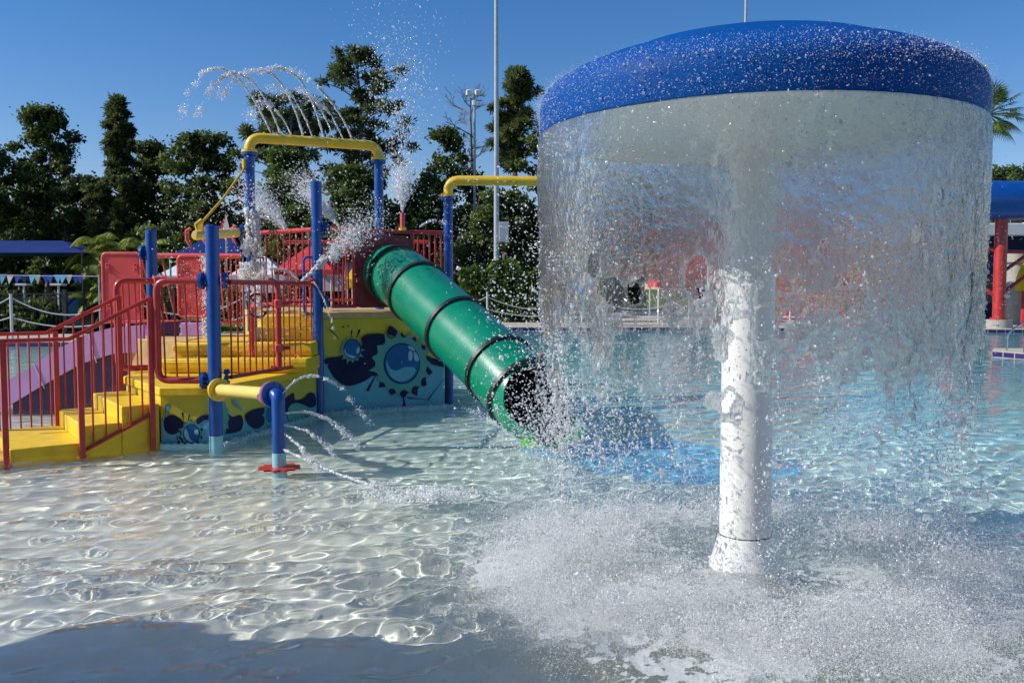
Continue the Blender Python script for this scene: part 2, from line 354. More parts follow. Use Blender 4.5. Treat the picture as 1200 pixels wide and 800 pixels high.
def fast_mesh(name, V, F, m, parent=None, attr=None, smooth=True):
    V = np.ascontiguousarray(V, dtype=np.float32); F = np.ascontiguousarray(F, dtype=np.int32); k = F.shape[1]
    if parent is not None: V = V-np.array(parent.get('_o', (0, 0, 0)), dtype=np.float32)
    me = bpy.data.meshes.new(name); me.vertices.add(len(V)); me.vertices.foreach_set('co', V.ravel())
    me.loops.add(F.size); me.loops.foreach_set('vertex_index', F.ravel()); me.polygons.add(len(F))
    me.polygons.foreach_set('loop_start', np.arange(len(F), dtype=np.int32)*k)
    me.update(calc_edges=True)
    if smooth: me.shade_smooth()
    if attr is not None:
        for an, (dom, arr) in attr.items():
            a = me.attributes.new(an, 'FLOAT', dom); a.data.foreach_set('value', np.asarray(arr, dtype=np.float32))
    me.materials.append(m)
    o = bpy.data.objects.new(name, me); C.objects.link(o)
    if parent is not None: o.parent = parent; o['_o'] = tuple(parent.get('_o', (0, 0, 0)))
    return o
def tag(o, label=None, cat=None, group=None, kind=None):
    if label: o['label'] = label
    if cat: o['category'] = cat
    if group: o['group'] = group
    if kind: o['kind'] = kind
    return o
def thing(name, loc, label, cat, group=None):
    o = bpy.data.objects.new(name, None); C.objects.link(o); o.location = loc; o.empty_display_size = .1
    o['_o'] = tuple(loc); return tag(o, label, cat, group)
def V3(*a): return Vector(a)
def arc_path(p0, p1, p2, r, n=8):      # rounded corner at p1
    p0, p1, p2 = Vector(p0), Vector(p1), Vector(p2)
    a = (p0-p1).normalized(); b = (p2-p1).normalized()
    s, e = p1+a*r, p1+b*r
    return [(s*(1-t)**2+p1*2*t*(1-t)+e*t*t) for t in [i/n for i in range(n+1)]]
def pipe(pts, r=.12, n=8):
    pts = [Vector(p) for p in pts]; out = [pts[0]]
    for i in range(1, len(pts)-1): out += arc_path(pts[i-1], pts[i], pts[i+1], r, n)
    return out+[pts[-1]]
def flange(mb, c, axis, r, th, bolts=8, br=.012):
    c = Vector(c); ax = Vector(axis).normalized()
    mb.cyl(c-ax*th/2, c+ax*th/2, r, seg=24)
    q = ax.orthogonal().normalized(); w = ax.cross(q)
    for k in range(bolts):
        a = 2*PI*k/bolts; p = c+(q*math.cos(a)+w*math.sin(a))*r*.8
        mb.cyl(p-ax*(th/2+.012), p+ax*(th/2+.012), br, seg=6)

# droplets as one mesh
OCT_V = np.array([(1, 0, 0), (-1, 0, 0), (0, 1, 0), (0, -1, 0), (0, 0, 1), (0, 0, -1)], float)
OCT_F = np.array([(0, 2, 4), (2, 1, 4), (1, 3, 4), (3, 0, 4), (2, 0, 5), (1, 2, 5), (3, 1, 5), (0, 3, 5)])
def drops(P, r, stretch=None, dirv=None):
    P = np.asarray(P, float); n = len(P); r = np.broadcast_to(np.asarray(r, float), (n,))
    q = RNG.normal(size=(n, 4)); q /= np.linalg.norm(q, axis=1)[:, None]
    w, x, y, z = q.T
    R = np.stack([1-2*(y*y+z*z), 2*(x*y-z*w), 2*(x*z+y*w), 2*(x*y+z*w), 1-2*(x*x+z*z), 2*(y*z-x*w), 2*(x*z-y*w), 2*(y*z+x*w), 1-2*(x*x+y*y)], 1).reshape(n, 3, 3)
    base = OCT_V[None]*RNG.uniform(.7, 1.3, (n, 1, 3))*r[:, None, None]
    W = np.einsum('nij,nkj->nki', R, base)
    if dirv is not None:
        d = np.asarray(dirv, float); d = d/np.linalg.norm(d, axis=1)[:, None]
        k = np.einsum('nkj,nj->nk', W, d)
        W = W+d[:, None, :]*k[:, :, None]*(np.broadcast_to(np.asarray(stretch), (n,))[:, None, None]-1)
    V = (W+P[:, None, :]).reshape(-1, 3)
    F = (OCT_F[None]+np.arange(n)[:, None, None]*6).reshape(-1, 3)
    return V, F
def join(lst):
    Vs = []; Fs = []; n = 0
    for V, F in lst: Vs.append(V); Fs.append(F+n); n += len(V)
    return np.concatenate(Vs), np.concatenate(Fs)

# ================================================================= SETTING
def lines(segs):
    out = []
    for a, b, s0, s1 in segs:
        x = a; L = b-a; xs = [a]
        while x < b-1e-6:
            t = (x-a)/L; x += s0+(s1-s0)*t; xs.append(min(x, b))
        out += xs if not out else xs[1:]
    return np.array(out)
FLOOR_Z = -.34
def floor_z(Y): return np.where(Y < 9, FLOOR_Z, FLOOR_Z-np.clip((Y-9)*.035, 0, .8))
def build_water():
    xs = lines([(-34, -10, 1.5, .2), (-10, -5.2, .15, .025), (-5.2, 4.6, .0165, .0165), (4.6, 12, .025, .16), (12, 40, .2, 1.5)])
    ys = lines([(-6, 2.2, .8, .05), (2.2, 8.5, .0155, .019), (8.5, 20, .02, .09), (20, 36, .09, .22)])
    X, Y = np.meshgrid(xs, ys)
    dx = np.gradient(xs)[None, :]*np.ones_like(X); dy = np.gradient(ys)[:, None]*np.ones_like(X); sp = np.maximum(dx, dy)
    Z = np.zeros_like(X); rng = np.random.default_rng(5)
    wx = X+.25*(fbm(X*.7, Y*.7, 0, 2, 3)-.5); wy = Y+.25*(fbm(X*.7+9, Y*.7, 0, 2, 4)-.5)
    cx, cy = 1.348, 5.109
    # calmer water on the left in front, choppier by the fountain
    dist = np.hypot(X-cx, Y-cy)
    chop = .55+.9*np.exp(-((dist-1.3)/1.3)**2)
    amp_n = .35+1.3*fbm(X*.45+3, Y*.6, 0, 2, 11)
    for i in range(92):
        if i < 70: lam = math.exp(rng.uniform(math.log(.075), math.log(.30))); q_ = .84
        else: lam = rng.uniform(.3, .8); q_ = .22
        a = rng.normal(math.radians(126), .5); k = 2*PI/lam
        att = np.clip((lam/sp-3)/3, 0, 1)
        A0 = q_/k**2*rng.uniform(.6, 1.4)
        Z += att*A0*np.sin(k*(wx*math.cos(a)+wy*math.sin(a))+rng.uniform(0, 6.28))
    for (px, py, s) in ((cx, cy, 1.), (cx+.9, cy-.7, .6), (cx-.9, cy-.6, .7), (-1.2, 7.1, .5), (.5, 9.0, .5), (-2.07, 7.89, .35)):
        r = np.hypot(wx-px, wy-py)
        for lam in (.13, .19, .27, .42):
            att = np.clip((lam/sp-3)/3, 0, 1)
            Z += s*att*.0032*lam*np.sin(2*PI/lam*r+rng.uniform(0, 6.28))*np.exp(-r/2.6)*1.6
    Z = Z*amp_n*chop
    # churned water where the curtain lands
    ch = np.exp(-((dist-1.2)/.42)**2)
    Z += ch*np.clip(.06/sp-.6, 0, 1)*.05*(fbm(X*7, Y*7, 0, 4, 21)-.5)
    # raindrop rings
    for i in range(260):
        px = rng.uniform(-3.5, 3.5); py = rng.uniform(2.7, 7.5); R0 = rng.uniform(.03, .13)
        ix = (np.abs(xs-px) < .22); iy = (np.abs(ys-py) < .22)
        if not ix.any() or not iy.any(): continue
        a = np.ix_(iy, ix); r = np.hypot(X[a]-px, Y[a]-py)
        Z[a] += .0011*np.exp(-((r-R0)/.035)**2)*np.sin((r-R0)*2*PI/.05)
    V = np.stack([X, Y, Z], -1).reshape(-1, 3); ny, nx = X.shape
    i = np.arange(nx*ny).reshape(ny, nx)
    F = np.stack([i[:-1, :-1], i[:-1, 1:], i[1:, 1:], i[1:, :-1]], -1).reshape(-1, 4)
    o = fast_mesh('pool_water', V, F, M['water']); tag(o, kind='structure')
    o.cycles.is_caustics_caster = True
    return o
build_water()
mb = MB(); ysf = [-8, 9, 12, 16, 20, 26, 34, 40]
for a, b in zip(ysf[:-1], ysf[1:]):
    za, zb = float(floor_z(np.array(a))), float(floor_z(np.array(b)))
    mb.add([(-40, a, za), (45, a, za), (45, b, zb), (-40, b, zb)], [(0, 1, 2, 3)])
fl = tag(mb.build('pool_floor', M['floor'], smooth=False), kind='structure')
# blue painted swoosh on the floor (sheet 4 mm above)
pts = [(604, 549), (640, 543), (690, 537), (740, 534), (800, 537), (850, 547), (905, 559), (948, 572), (905, 586), (850, 590), (790, 589), (720, 580), (660, 563)]
P = [G(x, y+9, FLOOR_Z+.004) for x, y in pts]
sm = []
for i in range(len(P)):
    a, b, c, d = P[i-1], P[i], P[(i+1) % len(P)], P[(i+2) % len(P)]
    for t in (0, .25, .5, .75):
        sm.append(.5*((2*b)+(c-a)*t+(2*a-5*b+4*c-d)*t*t+(3*b-a-3*c+d)*t**3))
tag(MB().poly([(p.x, p.y, FLOOR_Z+.004) for p in sm]).build('floor_marking', M['swoosh'], smooth=False), kind='structure')

# ground to the horizon and decks
mb = MB(); mb.add([(-900, -300, -1.3), (900, -300, -1.3), (900, 1500, -1.3), (-900, 1500, -1.3)], [(0, 1, 2, 3)])
tag(mb.build('ground', M['grass'], smooth=False), kind='structure')
DZ = .14
def deckblock(poly, name='pool_deck'):
    o = tag(MB().prism(poly, -1.28, DZ).build(name, M['deck'], smooth=False), kind='structure')
    b = MB()
    return o
deckblock([(-80, 24.0), (-5.4, 24.0), (-5.4, 28.3), (-80, 28.3)])
deckblock([(-5.4, 24.0+.001), (-5.0, 24.0), (-4.2, 32.9), (8, 33.2), (14, 31.4), (60, 31.4), (60, 60), (-5.4, 60)])
jc = G(1163, 411, DZ)
deckblock([(jc.x, jc.y), (jc.x+.6, jc.y-1.6), (40, jc.y-2.2), (40, jc.y+1.6), (jc.x+.5, jc.y+.9)])
deckblock([(-80, -30), (60, -30), (60, -4.0), (-80, -4.0)])
lawn = MB().prism([(-200, 28.3), (-5.4, 28.3), (-5.4, 60), (60, 60), (60, 10), (300, 10), (300, 400), (-200, 400)], -1.0, .10)
tag(lawn.build('lawn', M['grass'], smooth=False), kind='structure')
def tileband(a, b, name='tile_band'):
    a, b = Vector(a), Vector(b); d = b-a; L = d.length; n = Vector((d.y, -d.x)).normalized()
    o = MB().box((L/2, -.008, -.04), (L, .016, .33)).build(name, M['tiles'], smooth=False)
    o.location = (a.x, a.y, 0); o.rotation_euler = (0, 0, math.atan2(d.y, d.x)); tag(o, kind='structure')
tileband((-40, 24.0), (-5.0, 24.0)); tileband((-5.0, 24), (-4.2, 32.9)); tileband((-4.2, 32.9), (8, 33.2)); tileband((8, 33.2), (14, 31.4)); tileband((14, 31.4), (45, 31.4))
tileband((jc.x, jc.y), (jc.x+.6, jc.y-1.6))

# ================================================================= MUSHROOM FOUNTAIN
CX, CY, RIM, HR = 1.348, 5.109, 1.186, 2.447
t = thing('mushroom_fountain', (CX, CY, 0), 'tall white column fountain topped by a broad blue dome with water pouring off its rim', 'fountain')
dome = [(RIM-.012, 2.447), (RIM, 2.452), (RIM+.006, 2.50), (RIM+.007, 2.58), (RIM+.002, 2.63), (RIM-.018, 2.67), (RIM-.06, 2.71), (RIM-.13, 2.75), (RIM-.22, 2.79), (RIM-.34, 2.833), (.74, 2.875), (.60, 2.915), (.44, 2.955), (.28, 2.985), (.12, 3.0), (.001, 3.0)]
MB().lathe(dome, (CX, CY, 0), 128).build('canopy', M['dome_blue'], t, ang=60)
MB().lathe([(RIM-.012, 2.4465), (RIM-.03, 2.455), (RIM-.04, 2.50), (1.0, 2.54), (.7, 2.58), (.4, 2.58), (.2, 2.50), (.15, 2.38)], (CX, CY, 0), 96).build('underside', M['dome_under'], t, ang=60)
MB().lathe([(.146, -.25), (.146, .175), (.1465, 2.45)], (CX, CY, 0), 48).build('column', M['white_gel'], t)
MB().lathe([(.22, -.25), (.205, 0), (.185, .05), (.165, .12), (.152, .17), (.150, .182), (.1465, .184)], (CX, CY, 0), 48).build('base_flare', M['white_gel'], t, ang=60)
MB().lathe([(.1505, .179), (.1512, .182), (.1505, .1845), (.147, .185)], (CX, CY, 0), 48).build('seam', M['black'], t)
cp = MB(); cp.cyl((CX, CY, 3.0), (CX, CY, 3.022), .11, seg=32); cp.cyl((CX, CY, 3.0), (CX, CY, 3.035), .05, seg=20); cp.build('cap', M['black'], t)

# water curtain: two-skinned sheet of falling water
def curtain():
    nt_, nz_ = 900, 420
    th = np.linspace(0, 2*PI, nt_, endpoint=False); zz = np.linspace(HR+.004, .72, nz_)
    TH, ZZ = np.meshgrid(th, zz); c, s = np.cos(TH), np.sin(TH)
    fall = HR-ZZ
    R = RIM+.002+.012*np.clip(fall, 0, .2)/.2-.05*fall**1.3*.5
    vel = 1/(1+fall*1.2)
    # wobble growing with fall
    R = R+.045*np.clip(fall-.3, 0, 2)*(fbm(c*3+5, s*3+5, ZZ*1.6, 3, 31)-.5)+.10*np.clip((1.75-ZZ)/.5, 0, 1.4)*(fbm(c*6+5, s*6+5, ZZ*4.5, 4, 33)-.5)
    n1 = .6*(fbm(c*13+40, s*13+40, ZZ*8, 3, 41)-.5)+.7*(fbm(c*40+40, s*40+40, ZZ*26, 3, 42)-.5)
    thick = .004+.013*np.clip(fbm(c*30+80, s*30+80, ZZ*19, 3, 51)-.2, 0, 1)
    Ro = R+.010*n1+thick; Ri = R-.004*n1-.002
    # holes: few in the upper part, ragged webs low down
    hA = fbm(c*5.2+10, s*5.2+10, ZZ*3.2+2, 2, 61)
    hB = fbm(c*13+20, s*13+20, ZZ*8+9, 4, 71); hC = 1-np.abs(2*fbm(c*7+50, s*7+50, ZZ*4.2, 3, 73)-1)*2.2
    zr = np.clip((1.78-ZZ)/.5, 0, 1)
    zr2 = np.clip((1.42-ZZ)/.6, 0, 1)
    val = (hA-.30)+(hB-.5)*.30                      # low = hole
    thr = -.17+.10*np.clip((2.15-ZZ)/.5, 0, 1)+.23*zr+.42*zr2
    m = val-thr; m = np.where((zr > .15), np.maximum(m, (hC-.80)*.35-.05*zr2), m)
    def px_hole(x, y, rx, rz):
        # placed on the near wall
        d = Vector(ray(x, y)); o = Vector((-CX, -CY)); a = d.x**2+d.y**2; b = o.x*d.x+o.y*d.y; cc = o.x**2+o.y**2-RIM**2
        tt = (-b-math.sqrt(max(0, b*b-a*cc)))/a; X, Y, Zp = d.x*tt-CX, d.y*tt-CY, EYE+d.z*tt
        t0 = math.atan2(Y, X) % (2*PI); dth = (TH-t0+PI) % (2*PI)-PI
        q = np.hypot(dth*RIM/rx, (ZZ-Zp)/rz)*(1+1.5*(hB-.5))+.9*(hA-.5)
        return (q-1)*.04
    for h in ((694, 312, .045, .075), (704, 278, .014, .025), (814, 325, .055, .09), (989, 265, .048, .055), (966, 292, .022, .038), (1073, 277, .032, .045), (1099, 228, .018, .035), (645, 333, .012, .05), (905, 222, .018, .016), (940, 368, .09, .03), (742, 345, .05, .07)):
        m = np.minimum(m, px_hole(*h))
    keep = m > 0
    white = .045+.11*np.clip(1-fall/.55, 0, 1)+.03*zr+.6*np.exp(-np.clip(m, 0, 9)/(.007+.012*zr))+.55*np.clip((fbm(c*55+3, s*55+3, ZZ*45, 2, 77)-.62)*6, 0, 1)*(.35+zr)
    white = white*(.55+.9*fbm(c*3+8, s*3+8, ZZ*.8, 2, 99))
    white = np.clip(white, 0, .88)
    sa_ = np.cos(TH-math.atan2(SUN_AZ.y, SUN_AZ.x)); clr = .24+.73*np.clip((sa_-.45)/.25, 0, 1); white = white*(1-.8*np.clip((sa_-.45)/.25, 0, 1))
    i = np.arange(nt_*nz_).reshape(nz_, nt_)
    ni = np.roll(i, -1, 1)
    F = np.stack([i[:-1], ni[:-1], ni[1:], i[1:]], -1)
    k = keep & np.roll(keep, -1, 1); k = k[:-1] & k[1:]
    Fo = F[k]
    off = nt_*nz_
    Vo = np.stack([CX+Ro*c, CY+Ro*s, ZZ], -1).reshape(-1, 3); Vi = np.stack([CX+Ri*c, CY+Ri*s, ZZ], -1).reshape(-1, 3)
    Fo_, Fi_ = Fo[:, ::-1], Fo+off
    V = np.concatenate([Vo, Vi]); F = np.concatenate([Fo_, Fi_]); W = np.concatenate([white.ravel()]*2); K = np.concatenate([clr.ravel()]*2)
    used = np.unique(F); mp = np.full(len(V), -1); mp[used] = np.arange(len(used))
    o = fast_mesh('water_curtain', V[used], mp[F], M['curtain'], None, {'white': ('POINT', W[used]), 'clear': ('POINT', K[used])})
    tag(o, 'round rippling sheet of water falling from the rim of the blue mushroom dome', 'water')
    return o
curtain()

# droplets and foam around the fountain
def ringpts(n, r0, rs, zfun):
    a = RNG.uniform(0, 2*PI, n); r = r0+rs*RNG.normal(size=n); z = zfun(n)
    return np.stack([CX+r*np.cos(a), CY+r*np.sin(a), z], 1)
parts = []
n = 15000; P = ringpts(n, RIM+.008, .006, lambda n: HR-1.15*RNG.beta(1.2, 1.6, n)); g_ = fbm(P[:, 0]*2.6, P[:, 1]*2.6, P[:, 2]*2.6, 3, 181) > .44; P = P[g_]
parts.append(drops(P, np.exp(RNG.normal(math.log(.0023), .5, len(P))), RNG.uniform(1, 2, len(P)), np.tile((0, 0, 1.), (len(P), 1))))
# torn water just below the curtain, falling streaks
n = 16000; P = ringpts(n, RIM-.06, .035, lambda n: 1.5-1.5*RNG.beta(1.3, 1.5, n)); g_ = fbm(P[:, 0]*4, P[:, 1]*4, P[:, 2]*2.2, 3, 81) > .47; P = P[g_]
parts.append(drops(P, np.exp(RNG.normal(math.log(.0028), .5, len(P))), RNG.uniform(1, 2.8, len(P)), np.tile((0, 0, 1.), (len(P), 1))))
# lumps and strands
lump = []
for i in range(260):
    a = RNG.uniform(0, 2*PI); z = .25+RNG.uniform(0, 1.05); r = RIM-.06+RNG.normal()*.04; k = RNG.integers(14, 60); st = RNG.normal(size=3)*np.array([.006, .006, .012])
    p = np.array([CX+r*math.cos(a), CY+r*math.sin(a), z])+np.cumsum(RNG.normal(size=(k, 3))*.0045+st*.8, 0)
    lump.append(p)
lp = np.concatenate(lump); parts.append(drops(lp, np.exp(RNG.normal(math.log(.0036), .4, len(lp)))))
# outer loose spray on the left and right of the sheet
n = 9000; P = ringpts(n, RIM+.03, .06, lambda n: RNG.uniform(0, 2.5, n)); P = P[RNG.random(len(P)) < .18+.6*(P[:, 2] < 1.9)]
d0 = P[:, :2]-np.array([CX, CY]); 
parts.append(drops(P, np.exp(RNG.normal(math.log(.0026), .45, len(P)))))
# haze inside and around low down
n = 26000; P = ringpts(n, 1.0, .42, lambda n: np.abs(RNG.normal(size=n))*.38+.02); parts.append(drops(P, np.exp(RNG.normal(math.log(.0016), .4, n))))
n = 5000; P = ringpts(n, .7, .45, lambda n: RNG.uniform(.02, 2.0, n)); parts.append(drops(P, np.exp(RNG.normal(math.log(.0022), .4, n))))
V, F = join(parts)
tag(fast_mesh('falling_droplets', V, F, M['drop']), 'loose water drops falling and flying around the mushroom fountain', 'water spray', kind='stuff')
# foam boiling up where the sheet lands
parts = []
n = 420000; a = RNG.uniform(0, 2*PI, n); r = 1.16+.30*RNG.normal(size=n); x = CX+r*np.cos(a); y = CY+r*np.sin(a)
front = .6+.55*(-np.sin(a))
cl = fbm(x*2.2, y*2.2, 0, 3, 91); k = (RNG.random(n) < np.clip((cl-.38)*3.6, .02, 1)*front); x, y, r = x[k], y[k], r[k]; n = len(x)
h = .13*np.exp(-((r-1.16)/.33)**2)*(.35+1.5*fbm(x*5, y*5, 3, 2, 93))
z = RNG.random(n)**2.2*h*1.5+RNG.uniform(-.004, .012, n)
parts.append(drops(np.stack([x, y, z], 1), np.exp(RNG.normal(math.log(.0019), .55, n))))
for i in range(420):
    a0 = RNG.uniform(0, 2*PI); r0 = RNG.normal(1.17, .13); m_ = RNG.integers(40, 160); h_ = RNG.uniform(.05, .24); q = RNG.random(m_)
    dv = RNG.normal(size=(m_, 2))*.35*h_; px_ = np.stack([CX+r0*math.cos(a0)+dv[:, 0]*q, CY+r0*math.sin(a0)+dv[:, 1]*q, h_*q*RNG.uniform(.5, 1, m_)], 1)
    parts.append(drops(px_, np.exp(RNG.normal(math.log(.0026), .5, m_))*(1.2-.5*q), 1.6, np.column_stack([dv, np.full(m_, h_)])))
V, F = join(parts)
tag(fast_mesh('splash_foam', V, F, M['foam']), 'white foam and spray boiling up where the water sheet lands in the shallow pool', 'foam', kind='stuff')
th = np.linspace(0, 2*PI, 1100, endpoint=False); rr = np.arange(.17, 2.3, .009); TH, RR = np.meshgrid(th, rr); X = CX+RR*np.cos(TH); Y = CY+RR*np.sin(TH)
big_ = np.clip((fbm(X*2.6, Y*2.6, 0, 4, 101)-.34)*3.4, 0, 1); fr2 = .72+.28*(-np.sin(TH))
dn = (1.0*np.exp(-((RR-1.22)/.34)**2)+.5*np.exp(-((RR-.65)/.5)**2)+.3*np.exp(-((RR-1.65)/.35)**2))*big_*fr2
fine = fbm(X*26, Y*26, 0, 3, 107); ridge = 1-np.abs(2*fbm(X*9, Y*9, 0, 3, 109)-1)*3
keep = (dn > .10+.80*(fine-.18)) | ((ridge > .86) & (dn > .2) & (fine < .6))
Zf = .008+.035*dn*(fbm(X*11, Y*11, 0, 3, 7)-.2)+.012*(fine-.5)
i = np.arange(TH.size).reshape(TH.shape); ni = np.roll(i, -1, 1); F = np.stack([i[:-1], ni[:-1], ni[1:], i[1:]], -1)[keep[:-1]].reshape(-1, 4)
us = np.unique(F); mp_ = np.full(TH.size, -1); mp_[us] = np.arange(len(us)); V = np.stack([X, Y, Zf], -1).reshape(-1, 3)[us]
tag(fast_mesh('floating_foam', V, mp_[F], M['foam']), 'lacy white foam floating on the water around the fountain column', 'foam', kind='stuff')
TET_V = np.array([(1, 1, 1), (1, -1, -1), (-1, 1, -1), (-1, -1, 1)], float)*.75; TET_F = np.array([(0, 1, 2), (0, 2, 3), (0, 3, 1), (1, 3, 2)])
n = 1000000; a = RNG.uniform(0, 2*PI, n); r = 1.2+.34*RNG.normal(size=n)+.10*np.sin(a*5+1); x = CX+r*np.cos(a); y = CY+r*np.sin(a)
k = RNG.random(n) < np.clip((fbm(x*1.7, y*1.7, 0, 3, 191)-.33)*3.2, .05, 1)*(.55+.45*(-np.sin(a))); x, y, r = x[k], y[k], r[k]; n = len(x)
z = .01+RNG.exponential(1, n)*(.045+.16*np.clip(fbm(x*3, y*3, 1, 2, 193)-.25, 0, 1))
P = np.stack([x, y, z], 1); rad = np.exp(RNG.normal(math.log(.0015), .35, n)); sg = RNG.choice([-1, 1], (n, 1, 3))*RNG.uniform(.7, 1.2, (n, 1, 3))
V = (P[:, None]+TET_V[None]*sg*rad[:, None, None]).reshape(-1, 3); F = (TET_F[None]+np.arange(n)[:, None, None]*4).reshape(-1, 3)
tag(fast_mesh('splash_mist', V, F, M['foam'], smooth=False), 'fine white mist hanging over the ring where the water sheet lands', 'mist', kind='stuff')
# wet film beads on the dome skirt
n = 34000; a = RNG.uniform(0, 2*PI, n); q = RNG.beta(1.4, 1.7, n)
pr = np.array([(RIM+.002, 2.452), (RIM+.008, 2.50), (RIM+.009, 2.58), (RIM+.004, 2.63), (RIM-.016, 2.672), (RIM-.058, 2.712), (RIM-.128, 2.752)])
tt = q*(len(pr)-1); i0 = np.clip(tt.astype(int), 0, len(pr)-2); fr_ = tt-i0; rr = pr[i0, 0]*(1-fr_)+pr[i0+1, 0]*fr_; zz = pr[i0, 1]*(1-fr_)+pr[i0+1, 1]*fr_
off = np.abs(RNG.normal(size=n))*.02*(RNG.random(n) < .4)
P = np.stack([CX+(rr+off)*np.cos(a), CY+(rr+off)*np.sin(a), zz+off*.6], 1)
V, F = drops(P, np.exp(RNG.normal(math.log(.0012), .6, n)))
tag(fast_mesh('dome_droplets', V, F, M['bead']), 'small water beads and spatter covering the lower skirt of the blue dome', 'water spray', kind='stuff')

# ================================================================= PLAY PLATFORM
u = Vector((.815, .58)).normalized(); w = Vector((-u.y, u.x))
S = [Vector((-4.67, 8.25)), Vector((-4.16, 8.61)), Vector((-3.87, 8.82)), Vector((-3.58, 9.04))]
W_ = 1.41
plat = thing('play_platform', (-3, 10.5, 0), 'yellow water play platform with steps and splash murals on its side walls', 'play platform')
def q2(p): return (p.x, p.y)
zt = [.10, .265, .425]
st0 = S[0]-u*.5
b0 = MB().prism([q2(st0), q2(S[0]-u*.002), q2(S[0]+w*W_-u*.002), q2(st0+w*W_)], -.36, -.03).build('step', M['step_yellow'], plat, ang=30, bevel=.012)
for i in range(3):
    a = S[i]; b = S[i+1] if i < 3 else S[3]
    MB().prism([q2(a), q2(b-u*.001), q2(b+w*W_-u*.001), q2(a+w*W_)], -.36, zt[i]).build('step', M['step_yellow'], plat, ang=30, bevel=.012)
land = [(-3.58, 9.04), (-3.02, 9.07), (-2.44, 11.22), (-2.44, 11.9), (-4.7, 11.9), (-4.44, 10.19)]
def inset(poly, d):
    c = Vector((sum(p[0] for p in poly)/len(poly), sum(p[1] for p in poly)/len(poly)))
    return [tuple(Vector(p)+(c-Vector(p)).normalized()*d) for p in poly]
lwall = MB().prism(inset(land, .03), -.36, .50).build('wall', M['panel_yellow'], plat, ang=30)
MB().prism(land, .503, .59).build('landing_slab', M['step_yellow'], plat, ang=30, bevel=.012)
# inner steps
for (x0, x1, y0, z0, z1) in ((-4.12, -2.42, 10.5, .593, .76), (-4.10, -2.44, 10.86, .763, .93), (-3.30, -2.47, 11.24, .933, 1.09), (-3.25, -2.50, 11.58, 1.093, 1.245)):
    MB().prism([(x0, y0), (x1, y0+.03), (x1, 12.3), (x0, 12.3)], z0, z1).build('step', M['step_yellow'], plat, ang=30, bevel=.014)
for (x0, x1, y0, z1) in ((-4.13, -2.42, 10.48, .735), (-4.11, -2.44, 10.84, .905)):   # nosings seen as block joints
    MB().prism([(x0-.004, y0-.012), (x1, y0+.018), (x1, y0+.06), (x0-.004, y0+.05)], z1-.075, z1-.0).build('step_nosing', M['step_yellow'], plat, ang=30, bevel=.008)
mid = [(-5.0, 11.6), (-4.105, 11.3), (-4.105, 12.28), (-3.31, 12.3), (-3.31, 12.9), (-5.0, 12.9)]
MB().prism(mid, -.36, .94).build('middle_deck', M['deck_tan'], plat, ang=30, bevel=.01)
up = [(-2.42, 11.37), (-.92, 12.09), (-1.05, 13.2), (-1.6, 14.6), (-3.7, 14.6), (-3.9, 13.0), (-3.3, 12.31), (-2.46, 12.3)]
uwall = MB().prism(inset(up, .03), -.6, 1.20).build('wall', M['panel_yellow'], plat, ang=30)
MB().prism(up, 1.203, 1.285).build('upper_deck', M['deck_tan'], plat, ang=30, bevel=.01)
# murals --------------------------------------------------------
def spikes(cx, cy, rx, ry, n, d, seed, ph=0):
    r = random.Random(seed); out = []
    for k in range(n*6):
        a = 2*PI*k/(n*6)+ph; q = (k % 6)/6
        s_ = 1+d*(.5+.5*math.cos(2*PI*q))**2*(.5+.9*r.random() if k % 6 == 0 else .7)-d*.35
        out.append((cx+rx*s_*math.cos(a), cy+ry*s_*math.sin(a)))
    return out
def ell(cx, cy, rx, ry, n=28, a0=0, a1=2*PI): return [(cx+rx*math.cos(a0+(a1-a0)*k/n), cy+ry*math.sin(a0+(a1-a0)*k/n)) for k in range(n)]
def smoothp(pts, n=5):
    o = []; L = len(pts)
    for i in range(L):
        a, b, c, d = [np.array(pts[(i+j) % L], float) for j in (-1, 0, 1, 2)]
        for t in np.linspace(0, 1, n, endpoint=False):
            o.append(tuple(.5*((2*b)+(c-a)*t+(2*a-5*b+4*c-d)*t*t+(3*b-a-3*c+d)*t**3)))
    return o
def mural(A_, B_, shapes, parent):
    A_, B_ = Vector((A_[0], A_[1], 0)), Vector((B_[0], B_[1], 0)); d = (B_-A_).normalized(); n = Vector((d.y, -d.x, 0))
    L = (B_-A_).length
    for i, (mk, pts) in enumerate(shapes):
        off = .004+.0015*i; P0 = A_+n*off; mb = MB(); P = []
        for x, y in pts:
            p = PL(x, y, P0, n); s_ = max(.004, min(L-.004, (p-P0).dot(d))); z = min(max(p.z, -.21), 1.195)
            P.append(P0+d*s_+Vector((0, 0, z)))
        # ear clipping through mathutils
        from mathutils.geometry import tessellate_polygon
        tri = tessellate_polygon([P]); mb.add([tuple(p) for p in P], [tuple(t) for t in tri]); mb.build('painted_splash', M[mk], parent, smooth=False)
def streak(x0, y0, x1, y1, w0):
    dx, dy = x1-x0, y1-y0; l = math.hypot(dx, dy); nx, ny = -dy/l*w0, dx/l*w0
    return smoothp([(x0+nx*.3, y0+ny*.3), ((x0+x1)/2+nx*.6, (y0+y1)/2+ny*.6), (x1+nx, y1+ny), (x1+dx/l*w0, y1+dy/l*w0), (x1-nx, y1-ny), ((x0+x1)/2-nx*.6, (y0+y1)/2-ny*.6), (x0-nx*.3, y0-ny*.3)], 3)
